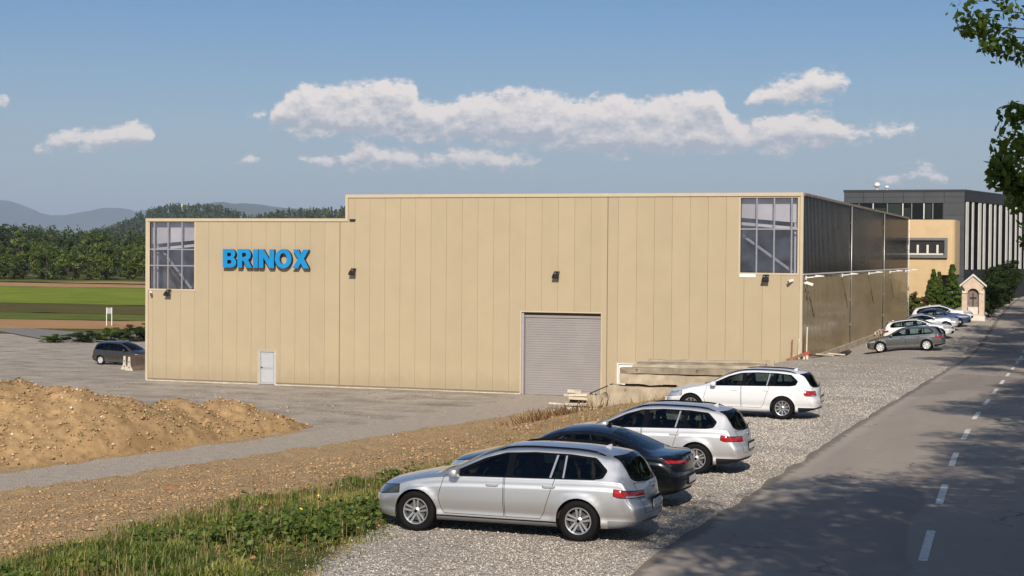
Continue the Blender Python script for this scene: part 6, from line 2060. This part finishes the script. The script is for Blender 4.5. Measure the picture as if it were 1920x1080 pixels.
tone_mat('stone', [(0, (.30, .26, .215)), (.4, (.50, .445, .38)), (.75, (.64, .58, .505)), (1, (.76, .71, .64))])
tone_mat('clod', [(0, (.22, .13, .06)), (.5, (.44, .285, .145)), (.85, (.58, .41, .235)), (1, (.70, .62, .50))])
def lot_w(x, y):
    lot, g, p, yd = zones(x, y)
    Y = -.3272 * x + .9449 * y
    return lot * smoothstep(-5.75, -6.2, x + .15 * vnoise(x * 3, y * 3, 2)) * (.35 + .65 * smoothstep(-.3, .3, vnoise(x * .5 + 3, y * .5 + 8, 3))) * np.clip(1.15 - (Y - 20) / 45, .05, 1)
x, y = scatter(430000, -19, -5.6, 18, 84, lot_w, r_)
n = len(x); s = (.007 + .016 * r_.random(n) ** 2.2) * (1 + .012 * np.maximum(y - 25, 0))
V, F = stones(x, y, s, r_)
o = soup('gravel', V, F, 'stone', attr=np.repeat(np.clip(.66 + .17 * r_.normal(size=n), 0, 1), 6)); tag(o, 'pale crushed stone covering the parking strip', 'gravel', kind='stuff')
print('stones', n)
def clod_w(x, y):
    lot, g, p, yd = zones(x, y)
    Y = -.3272 * x + .9449 * y
    return (1 - lot) * (1 - p) * (1 - yd) * (1 - .8 * g) * np.clip(1.1 - (Y - 30) / 60, .12, 1) * smoothstep(-.7, .4, vnoise(x * .8, y * .8, 3))
x, y = scatter(260000, -44, -11, 20, 84, clod_w, r_)
n = len(x); s = .012 + .065 * r_.random(n) ** 5
V, F = stones(x, y, s, r_, .55)
o = soup('soil_clods', V, F, 'clod', attr=np.repeat(np.where(r_.random(n) > .993, 1, np.clip(.42 + .15 * r_.normal(size=n) + .2 * vnoise(x * .8, y * .8, 2), 0, .9)), 6)); tag(o, 'brown soil clods and pale stones strewn over the field', 'soil', kind='stuff')
print('clods', n)
# clods and tufts on the mound
x = r_.uniform(-66, -33, 70000); y = r_.uniform(42, 76, 70000)
zz = mound_z(x, y); k = (zz > .02) & in_view(x, y); x, y, zz = x[k], y[k], zz[k]
n = len(x); s = .018 + .10 * r_.random(n) ** 5
V, F = stones(x, y, s, r_, .7); V = V.reshape(-1, 6, 3); V[..., 2] += (zz - surf_z(x, y))[:, None]
o = soup('mound_clods', V.reshape(-1, 3), F, 'clod', attr=np.repeat(np.where(r_.random(n) > .985, 1, np.clip(.45 + .2 * r_.normal(size=n), 0, .9)), 6)); tag(o, 'clods and small stones on the soil heap', 'soil', kind='stuff')
x = r_.uniform(-62, -34, 700); y = r_.uniform(46, 74, 700); zz = mound_z(x, y); k = (zz > .1) & in_view(x, y) & (vnoise(x * .6, y * .6, 2) > .1); x, y, zz = x[k], y[k], zz[k]
x = np.repeat(x, 14) + r_.normal(0, .12, len(x) * 14); y = np.repeat(y, 14) + r_.normal(0, .12, len(y) * 14); n = len(x)
C = np.stack([x, y, mound_z(x, y) + .03 + .07 * r_.random(n)], 1)
V, F = quads(C, unit(r_.normal(size=(n, 3)) + np.array([0, 0, .4])), .06 + .07 * r_.random(n), r_, .4)
o = soup('mound_tufts', V, F, 'weed', attr=np.repeat(np.clip(.25 + .1 * r_.normal(size=n), 0, 1), 4)); tag(o, 'small green tufts on the soil heap', 'weeds', kind='stuff')
# rubble in the yard before the gate and along the wall
x, y = scatter(9000, -56, -16, 72, 89, lambda a, b_: zones(a, b_)[3] * smoothstep(.0, .6, vnoise(a * .35, b_ * .35 + 4, 3)) * .8 + .5 * smoothstep(2.2, .5, np.hypot((a + 22.3) * .55, b_ - 76.6)), r_)
n = len(x); V, F = stones(x, y, .02 + .09 * r_.random(n) ** 4, r_, .6)
o = soup('rubble', V, F, 'stone', attr=np.repeat(np.clip(.05 + .15 * r_.normal(size=n), 0, 1), 6)); tag(o, 'grey rubble strewn over the builders yard', 'rubble', kind='stuff')
# dry rust brown bush at the end of the bank
x = -19.9 + r_.normal(0, .9, 900); y = 62.5 + r_.normal(0, .8, 900); n = len(x)
B = np.stack([x, y, surf_z(x, y)], 1); L_ = .25 + .6 * r_.random(n)
d = unit(np.stack([r_.normal(size=n) * .5, r_.normal(size=n) * .5, np.ones(n)], 1)); tip = B + d * L_[:, None]
sd_ = unit(np.cross(d, r_.normal(size=(n, 3)))) * .02
V = np.stack([B - sd_, tip - sd_ * .5, tip + sd_ * .5, B + sd_], 1).reshape(-1, 3)
o = soup('dry_bush', V, np.arange(4 * n).reshape(n, 4), 'rust_twig', attr=np.repeat(r_.random(n), 4)); tag(o, 'rust brown dry bush at the far end of the bank', 'bush')
o = MB().cbox((0, 0, 0), (.9, .16, .10), Matrix.Translation((-24.2, 41.2, ground_z(-24.2, 41.2) + .06)) @ Matrix.Rotation(R(14), 4, 'Z')).build('half_buried_beam', 'rust_wood'); tag(o, 'short reddish timber lying in the brown soil', 'timber')

# ------------------------------------------------------------------ open country behind
FWD = Vector((-.3272, .9449, 0)); RGT = Vector((.9449, .3272, 0))


def at(lat, dep, z=0.): return FWD * dep + RGT * lat + Vector((0, 0, z))


def field_mat(name, a, b_, c_, sc_=.06, stretch=(1, 1, 1)):
    m, nt, b = new_mat(name)
    n0 = noise_node(nt, sc_, 7, .65, stretch=stretch)
    c0 = ramp(nt, n0.outputs[0], [(.3, a), (.5, b_), (.7, c_)])
    n1 = noise_node(nt, 1.3, 4, .7)
    c0 = mixcol(nt, maprange(nt, n1.outputs[0], .35, .65, 0, .5), c0, a)
    nt.links.new(c0, b.inputs['Base Color']); setin(b, Roughness=.95); b.inputs['Specular IOR Level'].default_value = .1
    bump(nt, b, n1.outputs[0], 1., .3)


field_mat('meadow', (.085, .095, .024), (.13, .13, .040), (.20, .175, .065))
field_mat('crop_green', (.13, .17, .018), (.20, .25, .028), (.28, .32, .045), .10)
field_mat('crop_dark', (.085, .075, .022), (.11, .095, .03), (.14, .12, .04), .10)
field_mat('crop_low', (.085, .115, .022), (.125, .155, .03), (.18, .19, .045), .15)
field_mat('ploughed', (.36, .205, .095), (.43, .255, .125), (.48, .30, .155), .05)
field_mat('stubble', (.30, .23, .10), (.38, .29, .135), (.44, .33, .165), .06)
simple('farm_road', (.20, .185, .165), .9, var=.15, scale=.4)


def sheet(name, mat, near, far, z, l0=-420, l1=120, n=220, wob=1.6, seed=0):
    """field strip; near/far: depth at two laterals (-62 and -10), edges a little uneven"""
    V, F = [], []
    for i in range(n + 1):
        la = l0 + (l1 - l0) * i / n
        t = (la + 62) / 52
        t = max(-3, min(2.2, t))
        a = near[0] + (near[1] - near[0]) * t; b_ = far[0] + (far[1] - far[0]) * t
        w1 = float(vnoise(np.array([la * .22]), np.array([seed * 3.1]), 3)[0]) * wob; w2 = float(vnoise(np.array([la * .22]), np.array([seed * 3.1 + 7]), 3)[0]) * wob
        for k in range(5):
            V.append(tuple(at(la, a + w1 + (b_ + w2 - a - w1) * k / 4, z)))
    for i in range(n):
        for k in range(4):
            p = i * 5 + k; F.append((p, p + 5, p + 6, p + 1))
    o = mesh_obj(name, V, F, mat); tag(o, kind='structure'); return o


sheet('meadow', 'meadow', (158, 160), (5200, 5200), .03, -5000, 4000, 40, 1.5, 1)
sheet('field', 'ploughed', (165, 171), (190, 182), .07, seed=2)
sheet('field', 'crop_low', (190, 182), (209, 195), .10, seed=3)
sheet('field', 'crop_dark', (209, 195), (242, 225), .13, seed=4, wob=2)
sheet('field', 'crop_green', (242, 225), (342, 324), .16, seed=5, wob=2)
sheet('field', 'ploughed', (342, 324), (372, 349), .20, seed=6)
sheet('field', 'stubble', (378, 352), (402, 380), .24, seed=7, wob=4)
sheet('field', 'crop_low', (402, 380), (440, 470), .28, seed=8, wob=6)
rd = [(-104, 139.5), (-86.5, 124.5), (-82, 128.0), (-79, 131.5), (-74, 138), (-70, 145), (-72, 147), (-80, 140), (-88, 136), (-108, 146)]
o = mesh_obj('farm_road', [(x, y, .06) for x, y in rd], [tuple(range(len(rd)))], 'farm_road'); tag(o, kind='structure')

# forest edge: trees one can tell apart
FT = [tree_data(51, 12, .2, 4.0, 11.8, 60, 46, .62, 'leaf_wood', trunk_r=.3, hollow=.4), tree_data(52, 11, .1, 4.4, 10.2, 60, 46, .62, 'leaf_wood', trunk_r=.3, hollow=.4),
      tree_data(53, 13, .3, 3.6, 12.4, 60, 46, .62, 'leaf_far', trunk_r=.3, hollow=.4), tree_data(54, 13, .6, 2.6, 11.5, 80, 34, .6, 'leaf_conifer', cone=True, trunk_r=.25)]
r_ = np.random.default_rng(99)
pos = []
for row_, (dep, n0, smin) in enumerate(((446, 11, .82), (458, 10, 1.0), (474, 9, 1.12))):
    for i in range(n0):
        la = -164 + (i + .5 * (row_ % 2)) * (82 / n0) + r_.normal() * 1.3
        k = int(r_.choice([0, 1, 2, 3], p=[.4, .4, .12, .08]) if row_ < 2 else r_.choice([0, 1, 2, 3], p=[.3, .2, .2, .3]))
        pos.append((row_, la, dep + r_.normal() * 3, k, smin * (.85 + .35 * r_.random())))
pos.sort()
kinds = ('round leafy tree', 'broad leafy tree', 'greyish tall tree', 'dark pointed conifer')
nth = ['first', 'second', 'third', 'fourth', 'fifth', 'sixth', 'seventh', 'eighth', 'ninth', 'tenth', 'eleventh', 'twelfth']
seen_ = {}
for i, (row_, la, dep, k, s_) in enumerate(pos):
    j = seen_.get(row_, 0); seen_[row_] = j + 1
    plant(FT[k], 'forest_tree', at(la, dep, -.1), i * 2.1, s_, '%s, %s from the left in the %s row of the forest edge' % (kinds[k], nth[j], ('front', 'second', 'third')[row_]), 'tree', 'trees of the forest edge')
# wood behind it on rising ground
simple('forest_floor', (.03, .04, .018), .95, var=.3, scale=.05)


def hill_mesh(name, dep0, dep1, l0, l1, fun, mat, nl=120, nd=26):
    V = []; F = []
    for j in range(nd + 1):
        for i in range(nl + 1):
            la = l0 + (l1 - l0) * i / nl; de = dep0 + (dep1 - dep0) * j / nd
            p = at(la, de); V.append((p.x, p.y, fun(la, de)))
    for j in range(nd):
        for i in range(nl):
            a = j * (nl + 1) + i; F.append((a, a + 1, a + nl + 2, a + nl + 1))
    o = mesh_obj(name, V, F, mat, smooth=True); tag(o, kind='structure'); return o


def rise(la, de): return -1 + 9.5 * float(smoothstep(480, 860, np.array(de))) * (1 + .15 * math.sin(la * .013)) - 5 * float(smoothstep(880, 1100, np.array(de)))


hill_mesh('wooded_rise', 470, 1150, -520, 420, rise, 'forest_floor')


def wood(name, n, l0, l1, d0, d1, zfun, hmin, hmax, leaves, leaf, mat, seed, con=.45):
    """a far wood that reads as one mass"""
    r_ = np.random.default_rng(seed)
    la = r_.uniform(l0, l1, n); de = r_.uniform(d0, d1, n)
    Vs, Fs, Ts, nb = [], [], [], 0
    for i in range(n):
        h = r_.uniform(hmin, hmax); p = at(la[i], de[i]); z0 = zfun(la[i], de[i])
        if r_.random() < con:
            t = r_.random(leaves) ** 1.2; a = r_.random(leaves) * 6.283; rr = h * .17 * (1 - t) * (.6 + .5 * r_.random(leaves))
            C = np.stack([np.cos(a) * rr, np.sin(a) * rr, h * (.08 + .92 * t)], 1); tn = .18
        else:
            d = unit(r_.normal(size=(leaves, 3))); rd_ = (.6 + .45 * r_.random(leaves)) * (1 + .25 * np.sin(4 * d[:, 0] + 5 * d[:, 1] + 4 * d[:, 2] + i))
            C = d * rd_[:, None] * np.array([h * .27, h * .27, h * .42]) + np.array([0, 0, h * .56]); tn = .55
        C = C + np.array([p.x, p.y, z0])
        V, F = quads(C, unit(r_.normal(size=(leaves, 3)) + np.array([.2, -.6, .5])), leaf * (.6 + .8 * r_.random(leaves)), r_, .8)
        Vs.append(V); Fs.append(F + nb); nb += len(V)
        Ts.append(np.repeat(np.clip(tn + .1 * r_.normal() + .1 * r_.normal(size=leaves), 0, 1), 4))
    o = soup(name, np.concatenate(Vs), np.concatenate(Fs), mat, attr=np.concatenate(Ts)); tag(o, kind='stuff'); return o


tag(wood('far_wood', 330, -300, -40, 490, 930, rise, 9, 13.5, 260, 1.0, 'leaf_far', 71), 'dense mixed wood on the rise behind the forest edge', 'forest')

# castle hill, darker wooded ridges, blue mountains: outline heights over lateral angle (px of the photograph -> metres)
def ridge(name, dep, thick, prof, mat, seed=0, rough=6., nl=150, freq=1.0):
    """long hill whose crest follows prof = (lateral per depth, elevation per depth)"""
    us = np.array([p[0] for p in prof]); es = np.array([p[1] for p in prof])
    V = []; F = []; nd = 14
    u = np.linspace(us[0], us[-1], nl + 1)
    crest = np.interp(u, us, es) * dep + CAM_Z
    crest = np.maximum(crest + vnoise(u * 120 * freq, np.full_like(u, seed * 5.3), 5) * rough, 1)
    for j in range(nd + 1):
        s = j / nd * 2 - 1
        for i in range(nl + 1):
            de = dep + s * thick; la = u[i] * dep
            k = math.cos(s * math.pi / 2) ** 1.3
            z = crest[i] * k * (1 + (0 if abs(s) < .01 else .10) * float(vnoise(np.array([u[i] * 60 * freq]), np.array([s * 4 + seed]), 4)[0])) - 3
            p = at(la, de); V.append((p.x, p.y, z))
    for j in range(nd):
        for i in range(nl):
            a = j * (nl + 1) + i; F.append((a, a + 1, a + nl + 2, a + nl + 1))
    o = mesh_obj(name, V, F, mat, smooth=True); tag(o, kind='structure'); return o


simple('mountain', (.055, .07, .055), .95, var=.3, scale=.0006)
simple('hill_wood', (.028, .040, .020), .95, var=.45, scale=.03, bumpk=1.0, bscale=.08)


def pp(pts):
    return [((x - 960) / 3094, (476.5 + .0079 * (x - 960) - y) / 3094) for x, y in pts]


m1 = pp([(-900, 420), (-600, 400), (-350, 392), (-150, 384), (-60, 376), (0, 377), (20, 378), (45, 390), (90, 405), (130, 404), (150, 400), (205, 392), (225, 389), (250, 398), (275, 395), (300, 394), (340, 400), (420, 404), (700, 420), (1300, 430), (2200, 420), (2900, 425)])
ridge('mountains', 20000, 3500, m1, 'mountain', 1, 30, 260)
m2 = pp([(150, 440), (300, 405), (365, 390), (400, 384), (430, 382), (480, 384), (540, 390), (600, 396), (700, 404), (900, 415), (1400, 430)])
ridge('mountains', 13500, 2200, m2, 'mountain', 2, 14, 160)
m3 = pp([(140, 462), (200, 442), (240, 430), (275, 416), (290, 403), (320, 395), (345, 392), (380, 391), (405, 392), (430, 402), (470, 412), (560, 440), (640, 460)])
hillm = ridge('castle_hill', 2600, 420, m3, 'hill_wood', 3, 2.0, 160, 2)
m4 = pp([(430, 440), (500, 411), (530, 405), (570, 401), (620, 400), (680, 400), (760, 408), (900, 430), (1200, 455)])
ridge('wooded_ridge', 2000, 330, m4, 'hill_wood', 4, 1.6, 140, 2)


def on_ridge(prof, dep, thick):
    us = np.array([p[0] for p in prof]); es = np.array([p[1] for p in prof])
    def f(la, de):
        s = (de - dep) / thick
        return max(0, float(np.interp(la / dep, us, es)) * dep + CAM_Z) * math.cos(max(-1, min(1, s)) * math.pi / 2) ** 1.3 - 4
    return f


tag(wood('hill_wood', 420, -680, -400, 2350, 2640, on_ridge(m3, 2600, 420), 9, 15, 46, 2.4, 'leaf_far', 72, .35), 'trees covering the castle hill beyond the forest', 'forest')
tag(wood('ridge_wood', 300, -330, -170, 1760, 2030, on_ridge(m4, 2000, 330), 8, 13, 40, 2.2, 'leaf_far', 73, .35), 'trees covering the dark ridge behind the hall roof', 'forest')
# pale ruin on the castle hill
cs = at((345 - 960) / 3094 * 2590, 2590); cz = on_ridge(m3, 2600, 420)((345 - 960) / 3094 * 2590, 2590)
o = empty('hilltop_ruin', (cs.x, cs.y, cz), R(19), label='tiny pale castle ruin on top of the wooded hill', cat='ruin')
simple('ruin_stone', (.50, .45, .37), .9, var=.2, scale=.2)
MB().prism([(-6, 0), (-6, 11), (-4.5, 12), (-4, 10.5), (-2, 13), (0, 9), (0, 0)], -3, 3).build('tower', 'ruin_stone', o)
MB().prism([(0.01, 0), (0.01, 8), (3, 9), (5, 6.5), (8, 7.5), (10, 4), (10, 0)], -2.5, 2.5).build('wall', 'ruin_stone', o)

# ------------------------------------------------------------------ air
m = bpy.data.materials.new('air'); m.use_nodes = True; nt = m.node_tree; nt.nodes.clear()
out = nt.nodes.new('ShaderNodeOutputMaterial'); pv = nt.nodes.new('ShaderNodeVolumePrincipled')
pv.inputs['Color'].default_value = (.66, .80, 1.0, 1); pv.inputs['Density'].default_value = 5.4e-5; pv.inputs['Anisotropy'].default_value = .0
nt.links.new(pv.outputs[0], out.inputs['Volume'])
MATS['air'] = m
hz_ = MB().box(-26000, 26000, -4500, 30000, -8, 760).build('haze', 'air'); tag(hz_, 'thin summer haze over the plain', 'haze', kind='stuff')
